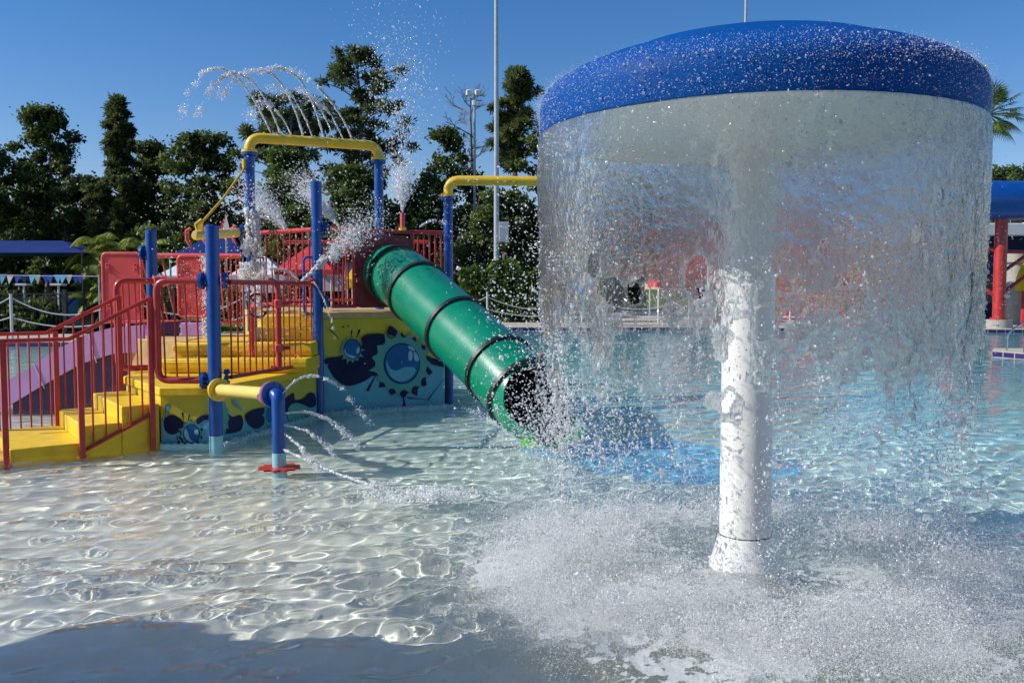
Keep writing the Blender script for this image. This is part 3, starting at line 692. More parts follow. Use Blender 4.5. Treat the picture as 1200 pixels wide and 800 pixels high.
big = [('m_light', smoothp([(378, 408), (383, 424), (391, 441), (404, 452), (424, 446), (444, 434), (470, 430), (500, 424), (540, 430), (540, 520), (470, 520), (375, 520)])),
       ('m_navy', smoothp([(380, 421), (396, 418), (412, 416), (424, 404), (424, 395), (436, 391), (452, 392), (460, 398), (458, 405), (448, 402), (452, 410), (442, 409), (448, 418), (458, 428), (444, 434), (428, 446), (408, 452), (393, 444), (384, 430)])),
       ('m_navy', smoothp([(455, 385), (454, 391), (462, 394), (470, 398), (466, 388), (458, 382)])),
       ('m_navy', smoothp([(497, 412), (503, 418), (515, 422), (523, 430), (510, 428), (498, 424), (502, 419)])),
       ('m_navy', streak(440, 440, 431, 457, 1.6)), ('m_navy', streak(472, 462, 474, 476, 1.8)), ('m_navy', spikes(472, 429, 33, 35, 14, .24, 4, .2)),
       ('m_teal', spikes(412, 410, 12.5, 14, 13, .3, 2)), ('m_teal', spikes(470, 426, 32.5, 33.5, 15, .22, 3)),
       ('m_navy', ell(413, 409, 10.4, 12)), ('m_blue', ell(413, 409, 9.4, 11)), ('m_navy', ell(471, 426, 21.3, 24)), ('m_blue', ell(471, 426, 20, 22.6)),
       ('m_pale', smoothp([(404, 408), (406, 414), (412, 416), (417, 418), (413, 420), (407, 417), (404, 413)])), ('m_pale', smoothp([(418, 409), (421, 406), (421, 412), (418, 414)])),
       ('m_light', smoothp([(453, 422), (457, 431), (465, 434), (474, 430), (484, 430), (487, 434), (482, 442), (471, 447), (460, 443), (454, 433)])),
       ('m_pale', smoothp([(478, 405), (484, 407), (486, 411), (480, 409)])), ('m_pale', smoothp([(479, 412), (483, 412), (483, 421), (479, 422)])), ('m_pale', smoothp([(485, 412), (489, 415), (491, 422), (486, 422)])),
       ('m_navy', streak(397, 397, 387, 386, .9)), ('m_navy', streak(412, 395, 412, 388, 1.1)), ('m_navy', streak(418, 396, 421, 387, 1.4)), ('m_navy', ell(402, 383, 1.4, 1.2, 8)), ('m_navy', ell(408, 382, 1.2, 1, 8)),
       ('m_navy', streak(520, 444, 502, 468, .7)), ('m_navy', streak(502, 468, 478, 466, .7))]
mural(up[0], up[1], big, uwall)
lp0, lp1, lp2 = Vector(land[0]), Vector(land[1]), Vector(land[2])
m1 = [('m_light', smoothp([(180, 488), (196, 494), (210, 500), (228, 494), (248, 490), (262, 500), (262, 545), (180, 545)])),
      ('m_navy', smoothp([(192, 492), (200, 486), (208, 488), (214, 494), (211, 504), (203, 509), (194, 505)])), ('m_navy', smoothp([(228, 494), (236, 487), (248, 486), (252, 492), (240, 492), (232, 497)])),
      ('m_navy', spikes(223, 508, 13.5, 15, 10, .25, 9, .3)), ('m_teal', spikes(224, 507, 12.6, 14, 11, .25, 8)), ('m_navy', ell(224.5, 508, 10, 11.5)), ('m_blue', ell(224.5, 508, 9.2, 10.6)),
      ('m_pale', smoothp([(217, 502), (216, 509), (220, 516), (227, 518), (222, 513), (220, 506)])), ('m_pale', smoothp([(228, 504), (232, 503), (232, 509), (228, 508)])),
      ('m_navy', streak(194, 489, 197, 476, 3.2)), ('m_light', streak(194.5, 488, 197, 476.5, 2.3)), ('m_navy', streak(215, 492, 214, 484, 1.2)), ('m_navy', streak(220, 493, 222, 487, 1)), ('m_navy', streak(207, 510, 210, 520, 1.2))]
d2 = Vector((lp0.x-lp1.x, lp0.y-lp1.y))
cen = Vector((sum(p[0] for p in land)/6, sum(p[1] for p in land)/6))
def ins(p, d=.03): p = Vector(p); return p+(cen-p).normalized()*d
# wall prism is inset: murals sit a few mm in front of it
mural(ins(land[0], .027), ins(land[1], .027), m1, lwall)
m2 = [('m_light', smoothp([(258, 470), (272, 488), (290, 492), (318, 476), (345, 476), (368, 462), (372, 462), (372, 520), (258, 545)])),
      ('m_navy', smoothp([(262, 482), (272, 488), (282, 486), (285, 494), (282, 504), (268, 508), (262, 505)])), ('m_navy', smoothp([(288, 485), (302, 478), (318, 477), (332, 468), (344, 460), (346, 468), (356, 466), (362, 460), (369, 462), (369, 476), (352, 478), (344, 486), (330, 486), (314, 492), (306, 500), (298, 502), (290, 496)])),
      ('m_teal', spikes(262, 490, 6, 17, 10, .3, 5)), ('m_teal', spikes(316, 486, 7, 14, 10, .3, 6)), ('m_blue', ell(316, 486, 4.6, 9)), ('m_light', streak(284, 480, 275, 470, 2.4)), ('m_teal', smoothp([(338, 478), (348, 472), (366, 480), (366, 492), (340, 494)]))]
mural(ins(land[1], .027), ins(land[2], .027), m2, lwall)

for a_, b_ in ((ins(land[0], .027), ins(land[1], .027)), (ins(land[1], .027), ins(land[2], .027)), (Vector(up[0]), Vector(up[1]))):
    d_ = (b_-a_).normalized(); n_ = Vector((d_.y, -d_.x))*.05; L_ = (b_-a_).length; K = 40; V = []; F = []
    for k in range(K+1):
        p = a_+d_*(L_*k/K)+n_; V += [(p.x, p.y, -.34), (p.x, p.y, .02+.008*math.sin(k*1.3)+.006*math.sin(k*3.1))]
    for k in range(K): F.append((2*k, 2*k+2, 2*k+3, 2*k+1))
    MB().add(V, F).build('base_band', M['light_band'], plat, smooth=False)
d_ = (Vector(up[1])-Vector(up[0])).normalized(); n_ = Vector((d_.y, -d_.x))
for s_ in (.06, .55, 1.05, 1.58):
    for z in (1.12, .62, .12):
        p = Vector(up[0])+d_*s_+n_*.035; MB().cyl((p.x, p.y, z), (p.x+n_.x*.012, p.y+n_.y*.012, z), .010, seg=8).build('bolt', M['steel'], uwall)

# ---------------------------------------------------------------- blue support posts
PR = .066
SH = {}
def post(px, label, top, r=PR, zb=-.36, band=True, caps=True, group='blue support posts of the play platform'):
    x, y = px
    o = thing('support_post', (x, y, 0), label, 'post', group)
    s_ = MB(); s_.cyl((x, y, .125 if band else zb), (x, y, top-.03), r, seg=24); s_.tube([(x, y, top-.03), (x, y, top-.012), (x, y, top)], [r*1.06, r*1.06, r*.9], 24); SH[o.name] = s_.build('shaft', M['blue'], o)
    if band: MB().cyl((x, y, zb), (x, y, .122), r*1.005, seg=24).build('base_band', M['light_band'], o)
    return o
Bp = (-2.965, 8.905); Cp = (-2.445, 11.29); Ap = (-4.41, 11.0); Dp = (-3.58, 12.35); Ep = (-1.93, 13.1); Fp = (-.91, 12.87)
pB = post(Bp, 'thick blue post nearest the viewer carrying the yellow stub pipe', 2.215)
pC = post(Cp, 'tall blue post between the railing and the yellow mural wall', 2.925, band=False)
pA = post(Ap, 'blue post rising behind the yellow stairs beside the red panels', 2.30, zb=.4, band=False)
def flg(parent, c, ax, r, m='blue', th=.03, name='flange'):
    b = MB(); flange(b, c, ax, r, th); return b.build(name, M[m], SH.get(parent.name, parent))
flg(pB, (Bp[0]-.115, Bp[1]+.01, 1.665), (1, 0, 0), .085); flg(pB, (Bp[0]+.095, Bp[1]+.06, 1.665), (1, .25, 0), .085)
flg(pB, (Bp[0]-.115, Bp[1]+.01, .675), (1, 0, 0), .085); flg(pB, (Bp[0]+.10, Bp[1]+.06, .70), (1, .25, 0), .085)
flg(pC, (Cp[0]+.10, Cp[1]+.04, 2.34), (1, .4, 0), .09); flg(pC, (Cp[0]+.10, Cp[1]+.03, 1.42), (1, .4, 0), .085)
flg(pA, (Ap[0]-.10, Ap[1]+.02, 2.02), (1, -.2, 0), .095)
for par, p, ax, zs in ((pB, Bp, (-.12, .01), (1.665, .675)), (pC, Cp, (.1, .04), (2.34, 1.42)), (pA, Ap, (-.1, .02), (2.02,))):
    for z in zs: MB().cyl((p[0], p[1], z), (p[0]+ax[0], p[1]+ax[1], z), .035).build('pipe_stub', M['blue'], SH[par.name])
h = MB().tube(pipe([(Cp[0]-.03, Cp[1]-.02, 1.98), (Cp[0]-.16, Cp[1]-.05, 1.98), (Cp[0]-.16, Cp[1]-.05, 1.27), (Cp[0]-.03, Cp[1]-.02, 1.27)], .06), .017, 10); h.build('grab_handle', M['blue'], SH[pC.name])

# ---------------------------------------------------------------- railings
def railing(name, label, tops, bots, nb, rt=.028, rb=.024, rbal=.0095, group=None, mat='red', corner=True, frac=None, tall=None):
    a0, a1 = Vector(tops[0]), Vector(tops[1]); b0, b1 = Vector(bots[0]), Vector(bots[1])
    o = thing(name, (b0.x, b0.y, b0.z), label, 'railing', group)
    MB().tube([a0, a1], rt, 12).build('top_rail', M[mat], o); MB().tube([b0, b1], rb, 12).build('bottom_rail', M[mat], o)
    for k in range(nb):
        t_ = (k+.5)/nb if frac is None else frac[k]
        MB().cyl(a0.lerp(a1, t_), b0.lerp(b1, t_), rbal, seg=8).build('baluster', M[mat], o)
    return o
gr = 'red guard railings of the play platform'
# front frame between the stairs and the near post, rounded pipe
r = thing('guard_railing', (-3.5, 8.95, .6), 'red rounded pipe railing left of the nearest blue post', 'railing', gr)
xl = -3.545; yb = 8.95
MB().tube(pipe([(Bp[0]-.115, yb, 1.665), (xl, yb, 1.665), (xl, yb, .672), (Bp[0]-.115, yb, .672)], .11), .034, 14).build('frame_pipe', M['red'], r)
for x in (193, 206.5, 220, 233): p = A(x, 390, yb); MB().cyl((p.x, yb, .69), (p.x-.02, yb, 1.65), .0095, seg=8).build('baluster', M['red'], r)
# rounded frame behind the stairs
r = thing('guard_railing', (-4.6, 10.9, .6), 'red rounded pipe railing behind the stairs beside the rear blue post', 'railing', gr)
yb = 10.6; pa, pb = A(136, 329, yb), A(136, 432, yb); pr_ = A(170, 329, yb)
zA, zB = pa.z, pb.z
MB().tube(pipe([(pr_.x, yb+.25, zA), (pa.x, yb, zA), (pa.x, yb, zB), (pr_.x, yb+.2, zB)], .12), .036, 14).build('frame_pipe', M['red'], r)
for x in (146, 153, 160.5): p = A(x, 390, yb+.1); MB().cyl((p.x, yb+.1, zB), (p.x-.01, yb+.1, zA), .0095, seg=8).build('baluster', M['red'], r)
MB().tube([(pr_.x, yb+.24, zA), (pr_.x+.08, yb+.3, zA), (pr_.x+.11, yb+.3, zA-.06)], [.06, .07, .05], 12).build('clamp', M['red_panel'], r)
# side railing from B to C
fr5 = [(x-262)/(369-262) for x in (264.5, 270.5, 278.5, 286, 292.5, 299.5, 307, 314, 320.5, 332.5, 339, 345.5, 352, 359, 365)]
def persp(fr, a, b):   # photo fraction -> fraction along the rail
    out = []
    for q in fr:
        x = 262+(369-262)*q; d = Vector(ray(x, 380)); aa, bb = Vector(a), Vector(b)
        m_ = (bb.x-aa.x)*d.y-(bb.y-aa.y)*d.x; out.append((aa.y*d.x-aa.x*d.y)/m_)
    return out
T5 = [(Bp[0]+.13, Bp[1]+.09, 1.655), (Cp[0]-.04, Cp[1]-.1, 1.655)]; B5 = [(Bp[0]+.13, Bp[1]+.09, .70), (Cp[0]-.04, Cp[1]-.1, .655)]
r5 = railing('guard_railing', 'long red railing running from the nearest blue post to the tall one', T5, B5, len(fr5), .027, .022, frac=[min(.985, max(.01, q)) for q in persp(fr5, T5[0], T5[1])], group=gr)
for z in (1.655, .66): MB().tube([(Cp[0]-.10, Cp[1]-.14, z), (Cp[0]-.06, Cp[1]-.10, z+.01), (Cp[0]-.02, Cp[1]-.07, z)], [.035, .06, .05], 12).build('clamp', M['red'], r5)
# upper railings
railing('guard_railing', 'red upper deck railing between the arch post and the tall blue post', [(Dp[0]+.1, Dp[1]-.05, 2.345), (Cp[0]-.07, Cp[1]+.06, 2.33)], [(Dp[0]+.1, Dp[1]-.05, 1.38), (Cp[0]-.07, Cp[1]+.06, 1.38)], 9, .028, .02, .011, gr)
ua, ub = Vector((Cp[0]+.12, Cp[1]+.14)), Vector((-.97, 12.13))
def onU(px, z):
    d = Vector(ray(px, 300)); e = ub-ua; m_ = e.x*d.y-e.y*d.x; t_ = (ua.y*d.x-ua.x*d.y)/m_; q = ua+e*t_; return Vector((q.x, q.y, z))
railing('guard_railing', 'short red upper railing left of the green tube slide', [onU(388, 2.35), onU(416, 2.35)], [onU(388, 1.36), onU(416, 1.36)], 5, .028, .024, .011, gr)
railing('guard_railing', 'short red upper railing right of the green tube slide', [onU(480, 2.335), onU(520, 2.335)], [onU(480, 1.36), onU(520, 1.36)], 6, .028, .024, .012, gr)
railing('guard_railing', 'red railing across the far side of the upper deck', [(-3.65, 14.45, 2.33), (-1.35, 14.45, 2.33)], [(-3.65, 14.45, 1.4), (-1.35, 14.45, 1.4)], 20, .028, .024, .011, gr)
# left mid-level top rail with the two red panels
yb = 12.3
r = railing('guard_railing', 'faded red horizontal railing running behind the rear blue post above the purple slide', [A(121, 299, yb), (Dp[0]-.12, yb, 2.03)], [A(150, 376, yb), (Dp[0]-.12, yb, 1.12)], 14, .034, .02, .011, gr, 'red_panel', frac=[.22, .27, .31, .35, .42, .63, .67, .74, .79, .84, .88, .92, .96, .985])
def redpanel(x0, x1, y0, y1, Y, label):
    a, b = A(x0, y0, Y), A(x1, y1, Y)
    o = thing('activity_board', ((a.x+b.x)/2, Y, b.z), label, 'panel', 'faded red plastic play panels')
    MB().box(((a.x+b.x)/2, Y, (a.z+b.z)/2), (b.x-a.x-.05, .02, a.z-b.z-.05), bev=.008).build('board', M['red_panel'], o)
    c = [(a.x, Y, a.z), (b.x, Y, a.z), (b.x, Y, b.z), (a.x, Y, b.z)]
    mid_ = Vector(((a.x+b.x)/2, Y, a.z)); MB().tube(pipe([mid_, c[1], c[2], c[3], c[0], mid_], .07), .022, 12).build('frame', M['red_panel'], o)
    for cx, cz in ((a.x+.07, .8), (a.x+.07, .2), (b.x-.07, .8), (b.x-.07, .2)):
        z = b.z+(a.z-b.z)*cz; bk = MB().box((cx, Y-.014, z), (.055, .014, .10), bev=.004).build('bracket', M['red_panel'], o)
        for s_ in (-.03, .03): MB().cyl((cx, Y-.034, z+s_), (cx, Y-.02, z+s_), .008, seg=8).build('bolt', M['black'], bk)
redpanel(120, 167, 297, 377, 12.12, 'faded red rectangular panel in a rounded frame left of the rear blue post')
redpanel(208.5, 242, 300, 371, 12.18, 'faded red rectangular panel in a rounded frame right of the rear blue post')

# stair railings
def stair_rail(label, offv, balA, balB, near):
    o = thing('stair_railing', (S[0].x+offv.x, S[0].y+offv.y, 0), label, 'railing', 'sloping red stair handrails')
    def P(s, z): q = S[0]+u*s+offv; return Vector((q.x, q.y, z))
    L3 = (S[3]-S[0]).length; L1 = (S[1]-S[0]).length
    hA, hB = 1.11, 1.50
    MB().tube([P(-.62, .93), P(-.05, hA), P(L1+(-.10), hA), P(L3-.07, hB)], .021, 10).build('handrail', M['red'], o)
    for s_, zb, zt_ in ((-.03, -.36 if near else .0, hA), (L1-.01, -.2 if near else .1, hA+.02), (L3-.08, -.2 if near else .45, hB)):
        b = MB(); q = P(s_, 0); b.box((q.x, q.y, (zb+zt_)/2), (.05, .05, zt_-zb), math.atan2(u.y, u.x)); b.build('post', M['red'], o)
    if near:
        MB().tube([P(L1, .02), P(L3-.08, .33)], .017, 8).build('bottom_rail', M['red'], o)
        for k in range(5):
            t_ = (k+.8)/5.6; s_ = L1+(L3-.08-L1)*t_; MB().cyl(P(s_, .02+.31*t_), P(s_, hA+(hB-hA)*t_*.96+.01), .0095, seg=8).build('baluster', M['red'], o)
    else:
        def zt2(s_): return hA if s_ < L1-.1 else hA+(hB-hA)*(s_-L1+.1)/(L3-L1+.03)
        for s_ in np.linspace(.06, L1-.07, 6): MB().cyl(P(s_, .1), P(s_, hA), .0095, seg=8).build('baluster', M['red'], o)
        for s_ in np.linspace(L1+.07, L3-.16, 6): MB().cyl(P(s_, .27 if s_ < L1+.36 else .43), P(s_, zt2(s_)), .0095, seg=8).build('baluster', M['red'], o)
stair_rail('near red handrail sloping along the side of the yellow steps', -w*.03, 0, 0, True)
stair_rail('far red handrail with thin bars behind the yellow steps', w*(W_-.05), 0, 0, False)

# valve pipe on the side railing and steering wheel
def onR5(px, z):
    d = Vector(ray(px, 380)); a, b = Vector(T5[0]).xy, Vector(T5[1]).xy; e = b-a; m_ = e.x*d.y-e.y*d.x; t_ = (a.y*d.x-a.x*d.y)/m_; q = a+e*t_; return Vector((q.x, q.y, z))
v = thing('spray_valve_pipe', onR5(326, .68), 'thick red standpipe with couplings clamped to the side railing', 'pipe')
q = onR5(326, 0); q.y -= .06; q.x += .02
MB().tube(pipe([(q.x-.10, q.y-.05, 1.68), (q.x-.0, q.y, 1.67), (q.x, q.y, 1.3), (q.x, q.y, .66)], .10), .032, 14).build('pipe_shaft', M['red'], v)
for z in (1.42, .92): MB().tube([(q.x-.03, q.y-.01, z-.045), (q.x, q.y, z-.045), (q.x, q.y, z-.03), (q.x, q.y, z+.03), (q.x, q.y, z+.045)][1:], [.04, .055, .055, .04], 16).build('coupling', M['red_panel'], v); 
for z in (1.42, .92): MB().cyl((q.x+.04, q.y, z), (q.x+.12, q.y+.03, z), .022, seg=12).build('side_knob', M['red'], v)
MB().cyl((q.x-.09, q.y-.02, .70), (q.x+.02, q.y, .70), .024, seg=12).build('foot_elbow', M['red'], v)
wc = A(302, 358, 10.7); v = thing('steering_wheel', (wc.x, wc.y, .6), 'small black toy steering wheel with spokes behind the side railing', 'steering wheel')
ax = Vector((.75, -.6, .1)).normalized(); e1 = ax.cross(Vector((0, 0, 1))).normalized(); e2 = e1.cross(ax)
MB().tube([wc+(e1*math.cos(2*PI*k/32)+e2*math.sin(2*PI*k/32))*.14 for k in range(33)], .014, 10, caps=False).build('rim', M['black'], v)
for k in range(4): a = PI/4+k*PI/2; MB().cyl(wc, wc+(e1*math.cos(a)+e2*math.sin(a))*.135, .010, seg=8).build('spoke', M['black'], v)
MB().tube([wc-ax*.01, wc+ax*.02, wc+ax*.045, wc+ax*.06], [.03, .04, .03, .008], 14).build('hub', M['white'], v)
MB().tube(pipe([(wc.x-.02, wc.y+.02, wc.z), (wc.x-.1, wc.y+.1, wc.z), (wc.x-.1, wc.y+.1, .6)], .06), .025, 12).build('stand', M['red'], v)

# ---------------------------------------------------------------- overhead spray arch
ar = thing('spray_arch', (Dp[0], Dp[1], 0), 'tall arch of blue posts and yellow pipe spraying jets above the platform', 'water arch')
ZA = 3.50
for p in (Dp, Ep):
    LASTU = MB().cyl((p[0], p[1], 1.0), (p[0], p[1], ZA-.10), PR, seg=24).build('upright', M['blue'], ar)
    b = MB(); flange(b, (p[0], p[1], ZA-.085), (0, 0, 1), .105, .035); b.build('flange', M['blue'], LASTU)
    b = MB(); flange(b, (p[0], p[1], ZA-.045), (0, 0, 1), .105, .035); b.build('flange', M['yellow'], ar)
arch_pts = pipe([(Dp[0], Dp[1], ZA-.06), (Dp[0], Dp[1], ZA+.14), (Ep[0], Ep[1], ZA+.14), (Ep[0], Ep[1], ZA-.06)], .17, 10)
tp_ = MB().tube(arch_pts, .070, 20).build('top_pipe', M['yellow'], ar)
for k in range(9):
    t_ = .12+.76*k/8; p = Vector((Dp[0], Dp[1], ZA+.14)).lerp(Vector((Ep[0], Ep[1], ZA+.14)), t_); MB().cyl(p+Vector((0, 0, .05)), p+Vector((-.02, 0, .085)), .012, seg=8).build('nozzle', M['yellow'], tp_)
b = MB(); flange(b, (Dp[0]-.11, Dp[1]-.04, 2.34), (1, .2, 0), .12, .035); flange(b, (Dp[0]+.1, Dp[1]-.04, 2.34), (1, -.4, 0), .1, .035); b.build('side_flange', M['blue'], ar)
# water pole with blue and yellow pipe on the right
sa = thing('water_pipe_stand', (Fp[0], Fp[1], 0), 'blue post with a yellow pipe reaching right toward the mushroom fountain', 'water pipe')
MB().cyl((Fp[0], Fp[1], -.6), (Fp[0], Fp[1], 2.86), PR, seg=24).build('upright', M['blue'], sa)
b = MB(); flange(b, (Fp[0], Fp[1], 2.87), (0, 0, 1), .105, .035); b.build('flange', M['blue'], sa)
b = MB(); flange(b, (Fp[0], Fp[1], 2.91), (0, 0, 1), .105, .035); b.build('flange', M['yellow'], sa)
MB().tube(pipe([(Fp[0], Fp[1], 2.9), (Fp[0], Fp[1], 3.12), (Fp[0]+1.75, Fp[1]+.1, 3.12)], .17, 10), .070, 20).build('arm_pipe', M['yellow'], sa)
# low sprayer
sp_ = thing('spray_nozzle_pipe', (-2.07, 7.89, 0), 'low blue upright pipe with side jets joined by a yellow pipe to the nearest post', 'water pipe')
gx, gy = -2.07, 7.89
MB().tube(pipe([(gx-.05, gy+.06, .655), (gx, gy, .655), (gx, gy, .14)], .09, 8), .060, 20).build('blue_pipe', M['blue'], sp_)
MB().cyl((gx, gy, -.36), (gx, gy, .138), .061, seg=20).build('base_band', M['light_band'], sp_)
e = Vector((Bp[0]-gx, Bp[1]-gy, -.07)).normalized(); p1 = Vector((gx, gy, .655))+e*.10
b = MB(); flange(b, p1, e, .115, .028); b.build('flange', M['blue'], sp_)
b = MB(); flange(b, p1+e*.03, e, .115, .026); b.build('flange', M['red_panel'], sp_)
p2 = Vector((Bp[0], Bp[1], .585))-e*.10
MB().cyl(p1+e*.04, p2, .060, seg=20).build('connecting_pipe', M['pale_yellow'], sp_)
b = MB(); flange(b, p2, e, .115, .03); b.build('flange', M['yellow'], sp_)
kn = p1+e*.22; MB().tube([kn, kn+Vector((.02, -.08, -.02)), kn+Vector((.025, -.085, -.02)), kn+Vector((.03, -.11, -.02))], [.012, .012, .045, .045], 14).build('valve_knob', M['white'], sp_)
ro = MB(); pr2 = []
for k in range(60):
    a = 2*PI*k/60; r_ = .17+.018*math.cos(a*12); pr2.append((gx+r_*math.cos(a), gy+r_*math.sin(a)*1.0))
ro.prism(pr2, -.02, .012); ro.build('base_rosette', M['red'], sp_)

# ---------------------------------------------------------------- green tube slide
ts = thing('tube_slide', (-1.6, 11.77, 0), 'glossy green enclosed tube slide with black joint rings', 'slide')
cen_pts = [Vector((-1.68, 11.93, 1.80)), Vector((-1.52, 11.68, 1.76)), Vector((-1.29, 11.33, 1.64)), Vector((-.93, 10.78, 1.36)), Vector((-.50, 10.13, 1.02)), Vector((-.10, 9.53, .70)), Vector((.12, 9.2, .50))]
def cr_curve(P, n):
    o = []
    for i in range(len(P)-1):
        a, b, c, d = P[max(i-1, 0)], P[i], P[i+1], P[min(i+2, len(P)-1)]
        for k in range(n):
            t = k/n; o.append(.5*((2*b)+(c-a)*t+(2*a-5*b+4*c-d)*t*t+(3*b-a-3*c+d)*t**3))
    return o+[P[-1]]
cc = cr_curve(cen_pts, 10); TR = .385
def hollow(mb, path, r, th=.012, seg=64, a_keep=None):
    n = len(path); T = [(path[min(i+1, n-1)]-path[max(i-1, 0)]).normalized() for i in range(n)]; V = []; F = []
    for rr_ in (r, r-th):
        for i in range(n):
            side = T[i].cross(Vector((0, 0, 1))).normalized(); upv = side.cross(T[i])
            for k in range(seg):
                a = 2*PI*k/seg; V.append(path[i]+(side*math.cos(a)+upv*math.sin(a))*rr_)
    o = n*seg
    for i in range(n-1):
        for k in range(seg):
            j = (k+1) % seg
            if a_keep and not a_keep(i/(n-1), 2*PI*(k+.5)/seg): continue
            F.append((i*seg+k, (i+1)*seg+k, (i+1)*seg+j, i*seg+j)); F.append((o+i*seg+k, o+i*seg+j, o+(i+1)*seg+j, o+(i+1)*seg+k))
    for k in range(seg):
        j = (k+1) % seg
        if not a_keep or a_keep(1, 2*PI*(k+.5)/seg): F.append(((n-1)*seg+k, o+(n-1)*seg+k, o+(n-1)*seg+j, (n-1)*seg+j))
        F.append((k, j, o+j, o+k))
    mb.add([tuple(v_) for v_ in V], F)
cuts = [0, 12, 24, 37, 49, len(cc)-1]
secs = []
for a, b in zip(cuts[:-1], cuts[1:]):
    mb = MB(); hollow(mb, cc[a:b+1], TR); secs.append(mb.build('tube_section', M['green'], ts, ang=50))
def ringat(i, r0, wid=.05, m='black', name='joint_ring', parent=ts):
    i = min(max(i, 0), len(cc)-1); T = (cc[min(i+1, len(cc)-1)]-cc[max(i-1, 0)]).normalized(); c = cc[i]
    mb = MB(); hollow(mb, [c-T*wid/2, c-T*wid/4, c+T*wid/4, c+T*wid/2], r0, .04, 48); mb.build(name, M[m], parent, ang=50)
ringat(2, .445, .04, name='entry_collar')
for k_, i in enumerate(cuts[1:-1]): ringat(i, .412, parent=secs[k_+1])
ringat(len(cc)-2, .415, .045)
# open exit trough: lower half continuing, plus end lips
T = (cc[-1]-cc[-3]).normalized(); fwd = Vector((T.x, T.y, 0)).normalized()
ex = [cc[-1]+T*.0, cc[-1]+T*.12, cc[-1]+T*.24+Vector((0, 0, .02)), cc[-1]+T*.24+fwd*.14+Vector((0, 0, .02)), cc[-1]+T*.24+fwd*.45+Vector((0, 0, .02))]
mb = MB(); hollow(mb, cr_curve(ex, 16), TR-.005, .012, 128, a_keep=lambda t, a: math.sin(a) < .9-1.5*t**.8); mb.build('exit_trough', M['green'], ts, ang=50)
tb = A(621, 518, 8.72)
MB().box((tb.x, tb.y-.03, tb.z), (.19, .012, .09), -.25, bev=.005).build('lime_tab', M['lime'], ts)
# black sleeve that paints in the shade inside the tube mouth
mb = MB(); hollow(mb, cc[-14:-1]+[cc[-1]-T*.01], TR-.022, .004, 64); mb.build('mouth_shade', M['black'], ts, ang=50)
# red entry surround
ec = onU(449, 0); e = (ub-ua).normalized(); nrm = Vector((e.y, -e.x, 0))
es = thing('slide_entry_panel', (ec.x, ec.y, 1.285), 'dark red square panel framing the top of the green tube slide', 'panel')
P0 = Vector((ec.x, ec.y, 0))
V = []; K = 32; cz = 1.80
def up2(s_, z, off): q = P0+Vector((e.x, e.y, 0))*s_+nrm*off; return (q.x, q.y, z)
sq = []; hw = .40; zb_, zt_ = 1.34, 2.28
cofs = (Vector((cc[2].x, cc[2].y))-Vector((ec.x, ec.y))).dot(Vector((e.x, e.y)))
for k in range(K):
    a = 2*PI*k/K; dx, dz = math.cos(a), math.sin(a); sc_ = 1/max(abs(dx)/hw, abs(dz)/.47); sq.append((dx*sc_, 1.81+dz*sc_))
mb = MB()
for off in (.0, .03):
    inner = [up2(cofs+.36*math.cos(2*PI*k/K), 1.79+.36*math.sin(2*PI*k/K), off) for k in range(K)]; outer = [up2(sq[k][0], sq[k][1], off) for k in range(K)]
    mb.add(inner+outer, [(k, (k+1) % K, K+(k+1) % K, K+k) for k in range(K)])
mb.build('board', M['dark_red'], es, smooth=False)
MB().tube(pipe([up2(-hw, zb_, .03), up2(-hw, zt_+.05, .03), up2(hw, zt_+.05, .03), up2(hw, zb_, .03)], .05), .024, 12).build('frame', M['red'], es)
sn = thing('spray_nozzle', onU(472, 2.36), 'short faded red nozzle pipe standing on the railing above the green slide', 'water nozzle')
q = onU(472, 2.36); MB().tube([q, q+V3(0, 0, .22)], .032, 14).build('stub', M['red_panel'], sn); MB().tube([q-V3(0, 0, .03), q+V3(0, 0, .03)], .05, 14).build('collar', M['yellow'], sn)

# ---------------------------------------------------------------- purple open slide
ps = thing('purple_slide', (-5.0, 12.0, 0), 'open lavender slide curving down to the left behind the stair railing', 'slide')
upx = [(168, 381), (150, 382), (130, 384), (100, 392), (65, 410), (40, 427), (15, 442), (0, 450), (-25, 463), (-50, 470)]
lox = [(168, 413), (150, 413), (130, 415), (95, 426), (70, 440), (40, 457), (12, 474), (0, 480), (-25, 488), (-50, 492)]
ny = [11.55+.0*k for k in range(10)]
up_ = [A(x, y, 11.55) for x, y in upx]; lo_ = [A(x, y, 11.55) for x, y in lox]
def ribbon(mb, a, b, th):
    n = len(a); V = [tuple(p) for p in a]+[tuple(p) for p in b]+[(p.x, p.y+th, p.z) for p in a]+[(p.x, p.y+th, p.z) for p in b]
    F = []
    for i in range(n-1): F += [(i, n+i, n+i+1, i+1), (2*n+i, 2*n+i+1, 3*n+i+1, 3*n+i), (i, i+1, 2*n+i+1, 2*n+i), (n+i, 3*n+i, 3*n+i+1, n+i+1)]
    mb.add(V, F)
mb = MB(); ribbon(mb, up_, lo_, .05); mb.build('side_wall', M['purple'], ps, ang=40)
mb = MB(); ribbon(mb, [p+V3(0, .75, 0) for p in up_], [p+V3(0, .75, 0) for p in lo_], .05); mb.build('side_wall', M['purple'], ps, ang=40)
mb = MB(); V = []; F = []; n = len(up_)
for i in range(n):
    c_ = up_[i].lerp(lo_[i], .7)
    for y_ in (0.05, .2, .6, .75): V.append((c_.x, c_.y+y_, c_.z+(.0 if y_ in (.2, .6) else .08)))
for i in range(n-1):
    for k in range(3): F.append((i*4+k, i*4+k+1, (i+1)*4+k+1, (i+1)*4+k))
mb.add(V, F); mb.build('slide_bed', M['purple'], ps, ang=40)
